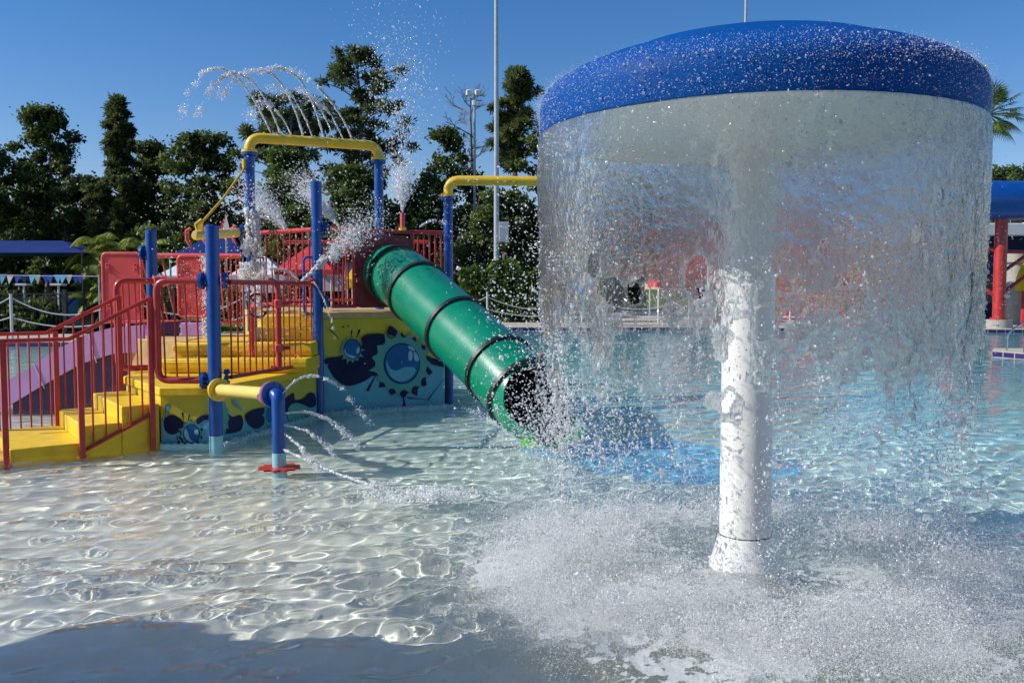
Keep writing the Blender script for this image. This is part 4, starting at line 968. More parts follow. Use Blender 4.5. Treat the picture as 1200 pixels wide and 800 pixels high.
sb_t = [p+V3(0, .06, .01) for p in lo_[:7]]; mb = MB(); ribbon(mb, sb_t, [V3(p.x, p.y, max(-.3, -.3)) for p in sb_t], .6); mb.build('underside_shade', M['shaded_purple'], ps, smooth=False)  # solid dark block stands in for the shade under the slide
for x, s_ in ((40, 1), (104, 1)):   # seams
    i = 0; a = A(x, 427 if x == 40 else 391, 11.545); b = A(x+(12 if x == 40 else 9), 455 if x == 40 else 425, 11.545)
    MB().cyl(a, b, .006, seg=6).build('seam', M['white'], ps)
pp = thing('purple_wall', (-3.9, 12.25, .94), 'pair of low lavender wall panels standing on the middle deck under the red panel', 'panel')
for (x0, x1, mt, yy) in ((186.5, 210, 'shaded_purple', 12.22), (212, 241, 'purple', 12.19)):  # same boards, the left one coloured as shaded and the right as lit
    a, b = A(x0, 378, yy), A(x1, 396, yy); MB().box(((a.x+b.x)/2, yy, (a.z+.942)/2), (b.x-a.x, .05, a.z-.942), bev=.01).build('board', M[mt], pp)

# ---------------------------------------------------------------- dumping arm (yellow pipe with red hooks) and its rope
da = thing('yellow_spray_boom', (-3.7, 12.3, 2.3), 'yellow horizontal boom pipe with red brackets held up by a yellow rope', 'water pipe')
y0 = 11.9; a = A(228, 276, 11.4); b = Vector((Dp[0]-.12, Dp[1]-.05, 2.35))
MB().tube([a, a+(b-a)*.02, b], [.05, .062, .062], 18).build('boom_pipe', M['pale_yellow'], da)
def bracket(p, name='hook', L_=.2):
    mb = MB(); mb.tube([p+V3(0, -.02, .09), p+V3(-.05, -.02, .06), p+V3(-.05, -.02, -.05), p+V3(.0, -.02, -.16)], [.022, .026, .028, .012], 10); mb.build(name, M['red_panel'], da)
bracket(a+(b-a)*-.03+V3(-.02, 0, 0)); bracket(a+(b-a)*.27)
bracket(a+(b-a)*.9)
mb = MB(); mb.box(a+(b-a)*.12+V3(0, 0, .10), (.07, .03, .16)); mb.tube([a+(b-a)*.12+V3(-.04, 0, .05), a+(b-a)*.12+V3(-.06, 0, .14), a+(b-a)*.12+V3(.02, 0, .2)], .02, 8); mb.build('lifting_lug', M['yellow'], da)
MB().tube([a+(b-a)*.14+V3(0, 0, .15), A(262, 232, 11.75), Vector((Dp[0]-.05, Dp[1], 3.25))], .017, 8).build('stay_rope', M['yellow_rope'], da)
MB().tube([Vector((Dp[0]-.06, Dp[1]-.05, 3.22)), Vector((Dp[0]-.06, Dp[1]-.05, 3.34))], .03, 8).build('rope_anchor', M['yellow'], da)
fgp = A(258, 268, 13.2); fg = thing('toy_flag', (fgp.x, fgp.y, 1.3), 'small red and white slanted pennant flag behind the yellow boom', 'flag')
mb = MB(); p1_, p2_, p3_ = A(256, 268, 13.2), A(264.5, 252, 13.2), A(265, 268, 13.2); mb.poly([p1_, p2_, p3_]); mb.build('red_cloth', M['red_cloth'], fg, smooth=False)
mb = MB(); mb.poly([A(261, 268, 13.19), A(265, 252, 13.19), A(269, 268, 13.19)]); mb.build('white_cloth', M['white'], fg, smooth=False)
MB().cyl((A(264.7, 268, 13.21).x, 13.21, 1.285), A(264.7, 251, 13.21), .012, seg=8).build('staff', M['steel'], fg)

# ================================================================= WATER JETS
def parabola(P0, P1, P2, n):   # through three points, P1 at the middle parameter given by chord
    P0, P1, P2 = [np.array(p, float) for p in (P0, P1, P2)]
    t1 = np.linalg.norm(P1-P0)/(np.linalg.norm(P1-P0)+np.linalg.norm(P2-P1))
    t = np.linspace(0, 1, n)[:, None]
    return P0*(t-t1)*(t-1)/((0-t1)*(0-1))+P1*(t-0)*(t-1)/((t1)*(t1-1))+P2*(t)*(t-t1)/((1)*(1-t1)), t[:, 0]
def jet(name, label, P0, P1, P2, n=700, r0=.010, r1=.009, sp0=.004, sp1=.06, brk=.35, group=None, dens=1.0, seed=0, core=.0075):
    n = int(n*2.8); r0 *= .52; r1 *= .52; C_, t_ = parabola(P0, P1, P2, 400)
    q = RNG.random(n)**.85; X = np.stack([np.interp(q, t_, C_[:, k]) for k in range(3)], 1)
    cl = vnoise(q*38+seed*7.7, 0, 0, seed+1); k = (q < brk) | (cl > .25+.35*np.clip((q-brk)/(1-brk+1e-6), 0, 1)); X, q = X[k], q[k]; m = len(X)
    sp_ = (sp0+(sp1-sp0)*np.clip(q-brk*.4, 0, 1)**1.5)[:, None]
    lump_ = np.stack([vnoise(q*26, j*9.1, seed, 5)-.5 for j in range(3)], 1)*sp_*1.1
    X = X+RNG.normal(size=(m, 3))*sp_*.55+lump_
    rr_ = (r0*(1-q)+r1*q)*np.exp(RNG.normal(size=m)*.45)*np.where(q > brk, RNG.random(m)*.9+.35, 1)
    d = np.stack([np.interp(np.clip(q+.01, 0, 1), t_, C_[:, k])-np.interp(np.clip(q-.01, 0, 1), t_, C_[:, k]) for k in range(3)], 1)
    V, F = drops(X, rr_, 1+1.8*(1-q)**2, d)
    kc = 90; te = min(1, brk*1.25+.12); tt_ = np.linspace(0, te, kc); Cc = np.stack([np.interp(tt_, t_, C_[:, j]) for j in range(3)], 1)
    Cc += np.stack([vnoise(tt_*26, j*9.1, seed, 5)-.5 for j in range(3)], 1)*(sp1*.25*tt_/max(te, .01))[:, None]
    rc_ = core*(1-.75*(tt_/te))*(.55+.9*vnoise(tt_*60, seed, 0, 3)); T_ = np.gradient(Cc, axis=0); T_ /= np.linalg.norm(T_, axis=1)[:, None]
    n1_ = np.cross(T_, [0.3, 1, .2]); n1_ /= np.linalg.norm(n1_, axis=1)[:, None]; n2_ = np.cross(T_, n1_)
    ang_ = np.arange(6)*PI/3; R_ = Cc[:, None]+(n1_[:, None]*np.cos(ang_)[None, :, None]+n2_[:, None]*np.sin(ang_)[None, :, None])*(rc_[:, None]*(.7+.6*RNG.random((kc, 6))))[:, :, None]
    ii = np.arange(kc*6).reshape(kc, 6); jj = np.roll(ii, -1, 1); f1 = np.stack([ii[:-1], jj[:-1], jj[1:]], -1).reshape(-1, 3); f2 = np.stack([ii[:-1], jj[1:], ii[1:]], -1).reshape(-1, 3)
    V, F = join([(V, F), (R_.reshape(-1, 3), np.concatenate([f1, f2]))])
    return tag(fast_mesh(name, V, F, M['jet']), label, 'water jet', group)
ga = 'water jets arching up from the yellow arch pipe'
js = [(317, 155, 258, 86, 212, 150), (328.5, 156, 280, 92, 232, 142), (341, 157, 316, 128, 300, 140), (355, 158, 307, 88, 262, 118), (366, 160, 326, 108, 296, 128), (379, 161, 330, 86, 288, 108), (391, 161, 352, 112, 322, 128), (402, 163, 366, 122, 340, 132), (413, 164, 372, 106, 338, 84)]
ord_ = ['leftmost arching jet, reaching farthest left into the sky', 'second jet from the left, a long thin arc', 'third jet from the left, short and broken', 'fourth jet from the left, tall arc over the pipe', 'fifth jet from the left, faint and short', 'sixth jet from the left, tall arc against the sky', 'seventh jet from the left, low and broken up', 'eighth jet from the left, short misty arc', 'rightmost arching jet, starting near the end of the pipe']
for i, (x0, y0_, x1, y1, x2, y2) in enumerate(js):
    Y0 = Dp[1]+(Ep[1]-Dp[1])*((x0-293)/(438-293)); big_ = i in (0, 1, 3, 5, 8)
    jet('water_jet', ord_[i], A(x0, y0_, Y0), A(x1-3, y1-6, Y0-.3), A(x2-4, y2-4, Y0-.6), 900 if big_ else 420, .010, .011, .004, .085 if big_ else .12, .5 if big_ else .2, ga, seed=i+1, core=.013 if big_ else .008)
# sprayer side jets
gs = 'jets squirting from the low blue pipe'
sj = [((327, 466), (366, 440), (437, 505), .45, 'top jet from the low blue pipe, arching highest'), ((331, 485), (366, 484), (420, 526), .4, 'second jet down from the low blue pipe, thin arc'),
      ((331, 497), (364, 508), (404, 548), .4, 'third jet down from the low blue pipe'), ((332, 507), (352, 524), (378, 553), .5, 'fourth jet down from the low blue pipe, short'), ]
for i, (p0, p1_, p2_, bk, lb) in enumerate(sj):
    d0_ = 7.87; e_ = G(p2_[0], p2_[1], .02)
    jet('water_jet', lb, A(p0[0], p0[1], d0_), A(p1_[0], p1_[1], (d0_*1.5+e_.y)/2.5), e_, 650, .008, .008, .004, .05, .25, gs, seed=30+i)
jet('water_jet', 'bottom jet from the low blue pipe, skimming white across the water', A(332, 526, 7.85), A(410, 560, 7.4), G(516, 585, .03), 2600, .007, .009, .006, .16, 1.1, gs, seed=40)
# plumes from the upper deck
def cone(name, label, P0, dirv, L_, spread, n, r=.006, grav=.25, group=None, seed=0):
    d = np.array(dirv, float); d /= np.linalg.norm(d); q = RNG.random(n)**.7
    v_ = d+RNG.normal(size=(n, 3))*spread; X = np.array(P0)+v_*(q*L_)[:, None]; X[:, 2] -= grav*q*q*L_
    V, F = drops(X, np.exp(RNG.normal(math.log(r), .45, n))*(1-.3*q), 1.6, v_)
    return tag(fast_mesh(name, V, F, M['drop']), label, 'water spray', group)
gp = 'misty plumes sprayed from the upper railings'
p0 = Vector(A(338, 272, 11.9)); p1_ = A(285, 205, 12.6); cone('water_plume', 'misty white plume spraying up and left from the upper railing by the arch post', p0, p1_-p0, 1.15, .13, 4200, .0055, .08, gp)
p0 = Vector(A(398, 266, 12.4)); p1_ = A(352, 206, 12.9); cone('water_plume', 'misty white plume spraying up and left behind the tall blue post', p0, p1_-p0, 1.2, .12, 3800, .0055, .08, gp)
q0 = onU(472, 2.6)
p0 = Vector(q0); cone('water_plume', 'wide spray of droplets rising high from the nozzle above the slide', p0, (-.03, 0, 1), 2.6, .13, 2200, .006, .1, gp); cone('water_plume', 'dense short fan of water right at the nozzle above the slide', p0, (0.02, 0, 1), .62, .2, 1800, .006, .1, gp)
p0 = Vector(A(355, 328, 11.0)); jet('water_jet', 'thick diagonal jet shooting up right across the tall blue post', p0, A(395, 293, 11.0), A(436, 258, 11.1), 3600, .009, .009, .014, .34, .3, seed=51)
jet('water_jet', 'thin low arc of water along the side railing top', A(348, 325, 10.8), A(322, 315, 10.6), A(296, 326, 10.4), 420, .007, .008, .01, .04, .6, seed=52)
jet('water_jet', 'thin stream running down the tall blue post', A(368, 330, 11.1), A(384, 362, 11.05), A(392, 398, 11.1), 260, .008, .006, .006, .03, .3, seed=53)
jet('water_jet', 'small weak jet at the right end of the upper railing', A(492, 266, 12.3), A(506, 259, 12.35), A(521, 262, 12.4), 240, .007, .007, .008, .04, .4, seed=54)
def gush(label, x0, x1, y0_, y1, Y, n, top_w=.25, r=.011):
    n = int(n*2.2); r *= .6
    q = RNG.random(n); wd = top_w+(1-top_w)*q**1.1; X = []
    c0 = A((x0+x1)/2, y0_, Y); c1 = A((x0+x1)/2, y1, Y); half = (A(x1, y1, Y).x-A(x0, y1, Y).x)/2
    strand = RNG.integers(0, 14, n); sx = np.linspace(-1, 1, 14)[strand]
    x = c0.x+(sx*.85+RNG.normal(size=n)*.15)*half*wd+(vnoise(q*9, strand*3.3, 0, 7)-.5)*.05; z = c0.z+(c1.z-c0.z)*q; y_ = Y+RNG.normal(size=n)*.05*wd
    k = vnoise(q*9, strand*5.1, 0, 9) > .25*q+.33
    V, F = drops(np.stack([x, y_, z], 1)[k], np.exp(RNG.normal(math.log(r), .5, k.sum()))*(1-.35*q[k]), 1.8, np.tile((0, 0, 1.), (k.sum(), 1)))
    return tag(fast_mesh('water_gush', V, F, M['jet']), label, 'water')
gush('white gush of water tumbling down in front of the left arch post', 277, 314, 248, 330, 11.95, 5200, .28, .0125)
gush('thin curtain of water falling behind the nearest blue post', 234, 250, 300, 398, 11.3, 1500, .8, .007)
gush('pale stream of water falling onto the yellow steps', 290, 308, 335, 402, 11.2, 1300, .8, .007)
# loose drops over the platform and by the tube
parts = []
n = 3600; X = np.stack([RNG.uniform(-4.4, -.2, n), RNG.uniform(10.5, 13, n), 1.6+RNG.beta(1.1, 1.6, n)*1.9], 1); k = fbm(X[:, 0]*1.2, X[:, 1], X[:, 2]*1.2, 2, 5) > .47; X = X[k]; parts.append(drops(X, np.exp(RNG.normal(math.log(.0055), .4, len(X)))))
n = 1500; X = np.stack([RNG.uniform(-3.9, -2.4, n), RNG.uniform(10, 11.5, n), RNG.uniform(.7, 1.9, n)], 1); parts.append(drops(X, np.exp(RNG.normal(math.log(.0042), .4, n))))
tag(fast_mesh('platform_spray_drops', *join(parts), M['drop']), 'scattered water drops in the air above the play platform', 'water spray', kind='stuff')
parts = []
n = 3000; X = np.stack([RNG.normal(.16, .24, n), RNG.normal(6.4, .5, n), RNG.beta(1.2, 1.5, n)*2.4], 1); parts.append(drops(X, np.exp(RNG.normal(math.log(.0042), .45, n))))
n = 2600; X = np.stack([RNG.normal(.35, .28, n), RNG.normal(8.6, .3, n), np.abs(RNG.normal(.1, .28, n))], 1); parts.append(drops(X, np.exp(RNG.normal(math.log(.006), .45, n))))
tag(fast_mesh('slide_mouth_splash', *join(parts), M['drop']), 'drops splashing between the slide mouth and the mushroom curtain', 'water spray', kind='stuff')
# ragged white line of splash along the waterline of walls
parts = []
for a, b, n in ((land[1], land[2], 900), (up[0], up[1], 1500), ((-.7, 12.0), (.2, 9.3), 900)):
    t_ = RNG.random(n)[:, None]; X = np.array(a)*(1-t_)+np.array(b)*t_; X = X+np.abs(RNG.normal(size=(n, 2)))*np.array([.1, -.1]); parts.append(drops(np.column_stack([X, np.abs(RNG.normal(0, .02, n))]), np.exp(RNG.normal(math.log(.0055), .4, n))))
e_ = G(516, 585, 0)
n = 1500; X = np.stack([RNG.normal(e_.x-.15, .22, n), RNG.normal(e_.y+.05, .09, n), np.abs(RNG.normal(0, .03, n))], 1); parts.append(drops(X, np.exp(RNG.normal(math.log(.006), .4, n))))
tag(fast_mesh('waterline_splash', *join(parts), M['foam']), 'small white splashes along the foot of the platform walls and where jets land', 'foam', kind='stuff')

# ================================================================= BACKGROUND
def leaf_quads(P, size, tint, aspect=1.6, updir=None):
    n = len(P); d = RNG.normal(size=(n, 3)); d /= np.linalg.norm(d, axis=1)[:, None]
    if updir is not None: d = d*(1-updir)+np.array([0, 0, 1.])*updir*np.sign(RNG.random((n, 1))-.3); d /= np.linalg.norm(d, axis=1)[:, None]
    e_ = np.cross(d, RNG.normal(size=(n, 3))); e_ /= np.linalg.norm(e_, axis=1)[:, None]
    s_ = (size*RNG.uniform(.6, 1.3, n))[:, None]
    V = np.stack([P-d*s_*aspect/2, P+e_*s_*.5, P+d*s_*aspect/2, P-e_*s_*.5], 1).reshape(-1, 3)
    F = np.arange(n*4).reshape(n, 4); return V, F, np.asarray(tint)
def crown_points(blobs, n):
    w_ = np.array([b[3]*b[4]*b[5] for b in blobs])**.75; w_ /= w_.sum(); idx = RNG.choice(len(blobs), n, p=w_)
    B = np.array(blobs, float)[idx]; g = RNG.normal(size=(n, 3))*.52; P = B[:, :3]+g*B[:, 3:6]
    d = g/(np.linalg.norm(g, axis=1)[:, None]+1e-6); r_ = np.minimum(np.linalg.norm(g, axis=1), 1)
    kk = fbm(P[:, 0]*2.1, P[:, 1]*2.1, P[:, 2]*2.1, 3, 13)+RNG.normal(0, .05, n) > .475; P, d, r_ = P[kk], d[kk], r_[kk]; n = len(P)
    tint = np.clip(.30+.34*(d@np.array(SUN))*r_+.5*(fbm(P[:, 0]*.9, P[:, 1]*.9, P[:, 2]*.9, 2, 7)-.45)+RNG.normal(0, .14, n), 0, 1)  # sunlight painted in: leaves facing the sun get a lighter tint
    return P, tint
TG = 'trees standing beyond the pool'
def limbs(mb, base, top, r0, nl, spread, rng, lean=0, start=.35, drop=0, bend=.3):
    base, top = Vector(base), Vector(top); n = 9; path = [base.lerp(top, k/n)+Vector((rng.uniform(-1, 1), rng.uniform(-1, 1), 0))*bend*.5*math.sin(PI*k/n)*min(1, (top-base).length/10) for k in range(n+1)]
    mb.tube(path, [r0*(1-.8*k/n) for k in range(n+1)], 8); ends = []
    for i in range(nl):
        t_ = start+(1-start)*(i+rng.random())/nl; k = min(n-1, int(t_*n)); p = path[k].lerp(path[k+1], t_*n-k); a = rng.uniform(0, 2*PI); L_ = spread*(1-.55*abs(t_-.55)*1.2)*rng.uniform(.6, 1.1)
        q1 = p+Vector((math.cos(a)*L_*.5, math.sin(a)*L_*.5, L_*rng.uniform(.1, .4))); q2_ = p+Vector((math.cos(a)*L_, math.sin(a)*L_, L_*rng.uniform(.2, .8)-drop))
        mb.tube([p, q1, q2_], [r0*.35*(1-.6*t_), r0*.22*(1-.6*t_), r0*.06], 5); ends.append(q2_); ends.append(q1)
    return ends
def oak(px, ytop, Y, wpx, label, seed, mat='leaf_oak', zb=0, n=9000, size=.135, low=.12, gap=1.0):
    n = int(n*3.6)
    rng = random.Random(seed); top = A(px, ytop, Y); Wd = wpx*Y/FOC/2; H = top.z
    o = thing('broadleaf_tree', (top.x, Y, zb), label, 'tree', TG)
    mb = MB(); ends = limbs(mb, (top.x, Y, zb), (top.x+rng.uniform(-.5, .5), Y, H*.82), .22, 12, Wd*.8, rng, start=.25); mb.build('trunk', M['grey_bark'], o)
    bl = []; nc = int(105*gap)
    for k in range(nc):
        t_ = rng.random()**.85; z = H*(low+(1-low)*t_); a = rng.uniform(0, 2*PI)
        prof = math.sin(PI*min(1, t_*.80+.14))**.75*(.62+.75*float(vnoise(math.cos(a)*1.3+seed, math.sin(a)*1.3, z*.45, seed)))
        rr_ = Wd*prof*rng.random()**.55; s_ = rng.uniform(.28, .62)*min(1.2, .6+Wd*.2)
        bl.append((top.x+math.cos(a)*rr_, Y+math.sin(a)*rr_*.8, min(z, H-s_*.5), s_, s_, s_*.62))
    for k in range(5): bl.append((top.x+rng.uniform(-.35, .35), Y, H-.25-k*.22, .3, .3, .26))
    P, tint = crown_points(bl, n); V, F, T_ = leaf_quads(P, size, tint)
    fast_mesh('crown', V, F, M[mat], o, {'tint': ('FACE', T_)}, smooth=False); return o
def pine(px, ytop, Y, wpx, label, seed, crown_from=.45, n_tuft=70, trunk='grey_bark', shape='open', mat='leaf_pine', needles=190):
    rng = random.Random(seed); top = A(px, ytop, Y); H = top.z; Wd = wpx*Y/FOC/2
    o = thing('pine_tree', (top.x, Y, 0), label, 'tree', TG); mb = MB(); n = 10
    path = [Vector((top.x+.18*math.sin(k*.7+seed), Y, H*.985*k/n)) for k in range(n+1)]; mb.tube(path, [.20*(1-.85*k/n)+.02 for k in range(n+1)], 8)
    tufts = []
    for i in range(n_tuft):
        t_ = crown_from+(1-crown_from)*((i+rng.random())/n_tuft); z = H*t_; q = (t_-crown_from)/(1-crown_from)
        if shape == 'cone': prof = ((1-q)**.8*.9+.03)*(.8 if q < .12 else 1)
        else: prof = (math.sin(PI*(q*.8+.14)))**.6
        a = rng.uniform(0, 2*PI); prof *= .6+.8*rng.random(); L_ = Wd*prof*rng.uniform(.4, 1.0); e_ = Vector((top.x+math.cos(a)*L_, Y+math.sin(a)*L_, min(H-.1, z+L_*.15)))
        mb.tube([Vector((top.x, Y, z-L_*.25)), Vector((top.x, Y, z-L_*.1)).lerp(e_, .5), e_], [.05*(1-q*.5), .03, .012], 4); tufts.append((e_, rng.uniform(.28, .5)*(1-.45*q if shape == 'cone' else 1)))
        if rng.random() < .7: tufts.append((Vector((top.x, Y, z)).lerp(e_, .6)+Vector((rng.uniform(-.3, .3), rng.uniform(-.3, .3), .1)), rng.uniform(.25, .45)))
    mb.build('trunk', M[trunk], o)
    Pc = np.array([tuple(t_[0]) for t_ in tufts]); rc = np.array([t_[1] for t_ in tufts]); k = needles; m = len(tufts)*k
    R0 = None; d = RNG.normal(size=(m, 3)); d[:, 2] += .3; d /= np.linalg.norm(d, axis=1)[:, None]; C0 = np.repeat(Pc, k, 0); R0 = np.repeat(rc, k); rr_ = RNG.random(m)**.5*RNG.uniform(.7, 1.35, m)
    P = C0+d*(R0*rr_)[:, None]*np.array([1, 1, .75]); tint = np.clip(.3+.3*(d@np.array(SUN))*rr_+RNG.normal(0, .15, m), 0, 1)  # needles on the sun side are coloured lighter, as if lit
    e_ = np.cross(d, RNG.normal(size=(m, 3))); e_ /= np.linalg.norm(e_, axis=1)[:, None]; s_ = RNG.uniform(.07, .16, m)[:, None]
    V = np.stack([P-d*s_, P+e_*s_*.3, P+d*s_, P-e_*s_*.3], 1).reshape(-1, 3)
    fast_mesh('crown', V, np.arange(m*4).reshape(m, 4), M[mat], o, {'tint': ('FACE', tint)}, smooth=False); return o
def bare(px, ytop, Y, wpx, label, seed):
    rng = random.Random(seed); top = A(px, ytop, Y); H = top.z; Wd = wpx*Y/FOC/2
    o = thing('bare_tree', (top.x, Y, 0), label, 'tree', TG); mb = MB()
    mb.tube([(top.x, Y, 0), (top.x+.1, Y, H*.5), (top.x, Y, H*.92)], [.18, .12, .04], 7)
    def br(p, d, L_, r_, dep):
        q1 = p+d*L_*.5+Vector((rng.uniform(-.1, .1), rng.uniform(-.1, .1), .05))*L_; q2_ = p+d*L_; mb.tube([p, q1, q2_], [r_, r_*.7, r_*.4], 4, caps=False)
        if dep > 0:
            for k in range(4):
                dd = (d+Vector((rng.uniform(-.8, .8), rng.uniform(-.8, .8), rng.uniform(-.3, .7)))).normalized(); br(p+(q2_-p)*rng.uniform(.35, 1), dd, L_*rng.uniform(.4, .65), r_*.5, dep-1)
    for k in range(15):
        a = rng.uniform(0, 2*PI); br(Vector((top.x, Y, H*(.5+.44*k/15))), Vector((math.cos(a), math.sin(a), rng.uniform(.1, .7))).normalized(), Wd*rng.uniform(.5, .95), .045, 3)
    mb.build('trunk', M['grey_bark'], o); return o

oak(-22, 165, 46, 120, 'dark leafy tree cut off by the left edge of the photo', 1, n=9000)
oak(48, 126, 50, 95, 'tall leafy tree with rounded top near the left edge', 2, n=14000)
oak(98, 208, 48, 90, 'low dark tree filling the gap left of the conical pine', 3, 'leaf_dark', n=8000)
pine(138, 118, 47, 88, 'dense cone shaped pine with pointed top rising above the blue canopy', 4, .30, 120, shape='cone', needles=230)
oak(176, 168, 49, 64, 'dark slim tree directly right of the conical pine', 5, 'leaf_oak', n=9000)
oak(236, 158, 46, 108, 'broad leafy tree behind the yellow boom and rope', 6, n=12000)
pine(338, 116, 45, 120, 'wide crowned pine behind the water jets of the yellow arch', 7, .62, 64)
oak(336, 176, 43, 70, 'bright green round tree seen under the yellow arch', 8, 'leaf_light', n=6500, low=.35)
pine(418, 60, 46, 104, 'tallest open pine with visible trunk right of the arch jets', 9, .48, 78, needles=150)
oak(412, 196, 42, 110, 'dark bushy tree below the tallest open pine', 10, n=12000)
oak(496, 205, 46, 70, 'thin grey green tree behind the rising nozzle spray', 11, n=6000, gap=.8)
oak(528, 150, 50, 78, 'loose leafed tree left of the thin floodlight pole', 12, n=8000, gap=.8)
bare(551, 92, 52, 80, 'leafless tree with bare grey branches behind the floodlight', 13)
pine(606, 84, 46, 62, 'tall pine with round dark top right of the tall grey pole', 14, .60, 60, needles=240)
oak(585, 225, 44, 100, 'leafy tree at the foot of the tall grey pole', 15, n=10000)
oak(650, 150, 45, 100, 'leafy tree partly hidden behind the left edge of the water sheet', 16, n=8000)
oak(725, 178, 46, 130, 'tree seen blurred through the left half of the water sheet', 17, n=7000)
oak(815, 190, 50, 130, 'low tree seen blurred behind the white column', 18, n=6000)
oak(1080, 222, 70, 130, 'low far tree blurred behind the right half of the water sheet', 19, n=5000)
oak(1178, 196, 62, 110, 'low olive tree line top above the big blue tube slide', 20, 'leaf_oak', n=7000)
# dark mass of woods behind
n = 60000; X = np.stack([RNG.uniform(-42, 8, n), RNG.uniform(54, 60, n), np.zeros(n)], 1); hh = 3.6+3.6*fbm(X[:, 0]*.25, 0, 0, 3, 3)+(.5-np.clip(X[:, 0]/8, -1, 1)*.5); X[:, 2] = RNG.random(n)**.9*hh
V, F, T_ = leaf_quads(X, .42, np.clip(RNG.normal(.25, .2, n), 0, 1))
tag(fast_mesh('distant_woods', V, F, M['leaf_dark'], None, {'tint': ('FACE', T_)}, smooth=False), 'dark solid mass of undergrowth and trees behind the separate trees', 'woods', kind='stuff')
# shrubs
def shrub(px, ytop, Y, wpx, label, seed, mat='leaf_dark', zb=.1, n=3500, size=.12, name='shrub', cat='shrub', grp='shrubs along the far pool deck'):
    rng = random.Random(seed); top = A(px, ytop, Y); Wd = wpx*Y/FOC/2; H = top.z-zb; o = thing(name, (top.x, Y, zb), label, cat, grp); bl = []
    for k in range(14): a = rng.uniform(0, 2*PI); bl.append((top.x+math.cos(a)*Wd*.7*rng.random(), Y+math.sin(a)*.6*rng.random(), zb+H*rng.uniform(.15, .78), Wd*.38, .6, H*.26))
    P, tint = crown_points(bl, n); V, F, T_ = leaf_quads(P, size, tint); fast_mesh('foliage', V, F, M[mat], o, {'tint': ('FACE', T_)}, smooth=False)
    mb = MB()
    for k in range(5): a = rng.uniform(0, 2*PI); mb.tube([(top.x, Y, zb-.05), (top.x+math.cos(a)*Wd*.4, Y+math.sin(a)*.3, zb+H*.6)], [.04, .015], 5)
    mb.build('stems', M['bark'], o)
for i, (px, yt, Y, wp, mt, lb) in enumerate(((5, 338, 29.5, 60, 'leaf_dark', 'dark shrub behind the leftmost white rope post'), (44, 347, 29.2, 62, 'leaf_oak', 'leafy shrub growing through the black metal fence'),
        (200, 330, 38, 80, 'leaf_dark', 'dark shrub under the white canopy tent on the left'), (270, 335, 38, 90, 'leaf_oak', 'shrub seen through the side railing bars'), (350, 338, 38, 90, 'leaf_dark', 'shrub below the red canopy tent'), (445, 332, 38, 90, 'leaf_dark', 'dark shrub hidden behind the green tube slide'), (520, 300, 40, 60, 'leaf_dark', 'tall dark shrub behind the blue post with the yellow arm'))):
    shrub(px, yt, Y, wp, lb, 50+i, mt)
# trimmed hedge
a, b = A(538, 310, 38), A(640, 372, 38)
hd = thing('hedge', ((a.x+b.x)/2, 38, .14), 'trimmed olive green hedge behind the rope fence left of the water sheet', 'hedge')
n = 9000; zt_ = a.z; X = np.stack([RNG.uniform(a.x, b.x+2.5, n), RNG.uniform(37.6, 38.8, n), np.zeros(n)], 1); X[:, 2] = .14+(zt_-.14+.9*(fbm(X[:, 0]*1.6, 0, 0, 3, 9)-.5))*(1-RNG.random(n)**1.6)
V, F, T_ = leaf_quads(X, .15, np.clip(.25+.35*(X[:, 2]/zt_)+RNG.normal(0, .2, n), 0, 1)); fast_mesh('foliage', V, F, M['leaf_light'], hd, {'tint': ('FACE', T_)}, smooth=False)
# palms
def frond(base, az, L_, rise, droop, nl, lw, ll, hang=.5):
    pts = []; d = Vector((math.cos(az), math.sin(az), 0))
    for k in range(13): t_ = k/12; pts.append(Vector(base)+d*L_*t_*(1-.15*t_)+Vector((0, 0, rise*t_-droop*t_*t_)))
    V = []; F = []; side = d.cross(Vector((0, 0, 1)))
    for i in range(nl):
        t_ = .12+.86*i/nl; k = min(11, int(t_*12)); p = pts[k].lerp(pts[k+1], t_*12-k); T = (pts[k+1]-pts[k]).normalized(); l_ = ll*math.sin(PI*(t_*.8+.14))
        for s_ in (-1, 1):
            e_ = p+side*s_*l_*.85+T*l_*.45+Vector((0, 0, -hang*l_)); m_ = p.lerp(e_, .5)+Vector((0, 0, .1*l_)); b_ = len(V); V += [p, m_+T*lw, e_, m_-T*lw]; F.append((b_, b_+1, b_+2, b_+3))
    return pts, V, F
def palm_clump(px, ybase_Y, label, nf, H0, L0, seed, spread):
    rng = random.Random(seed); x0 = A(px, 340, ybase_Y).x; o = thing('palm_clump', (x0, ybase_Y, .1), label, 'palm'); Vs = []; Fs = []; mb = MB(); n = 0
    for i in range(nf):
        a = rng.uniform(0, 2*PI); bx_ = x0+rng.uniform(-spread, spread); by = ybase_Y+rng.uniform(-.8, .8); H = rng.uniform(.2, 1)*H0; L_ = L0*rng.uniform(.7, 1.15)
        pts, V, F = frond((bx_, by, H), a, L_, L_*rng.uniform(.7, 1.2), L_*rng.uniform(.7, 1.35), 34, .022, .40, .6); Vs += [tuple(v_) for v_ in V]; Fs += [tuple(q+n for q in f) for f in F]; n += len(V); mb.tube(pts, [.02*(1-.8*k/12) for k in range(13)], 4, caps=False)
        if i % 5 == 0: mb.tube([(bx_, by, 0.05), (bx_, by, H+.1)], .06, 6)
    mb.build('stems', M['leaf_palm'], o); V = np.array(Vs); F = np.array(Fs); fast_mesh('fronds', V, F, M['leaf_palm'], o, {'tint': ('FACE', np.clip(RNG.normal(.4, .25, len(F)), 0, 1))}, smooth=False)
palm_clump(143, 31.5, 'bright yellow green clumping palm behind the left red panel', 240, 3.1, 1.25, 3, .85)
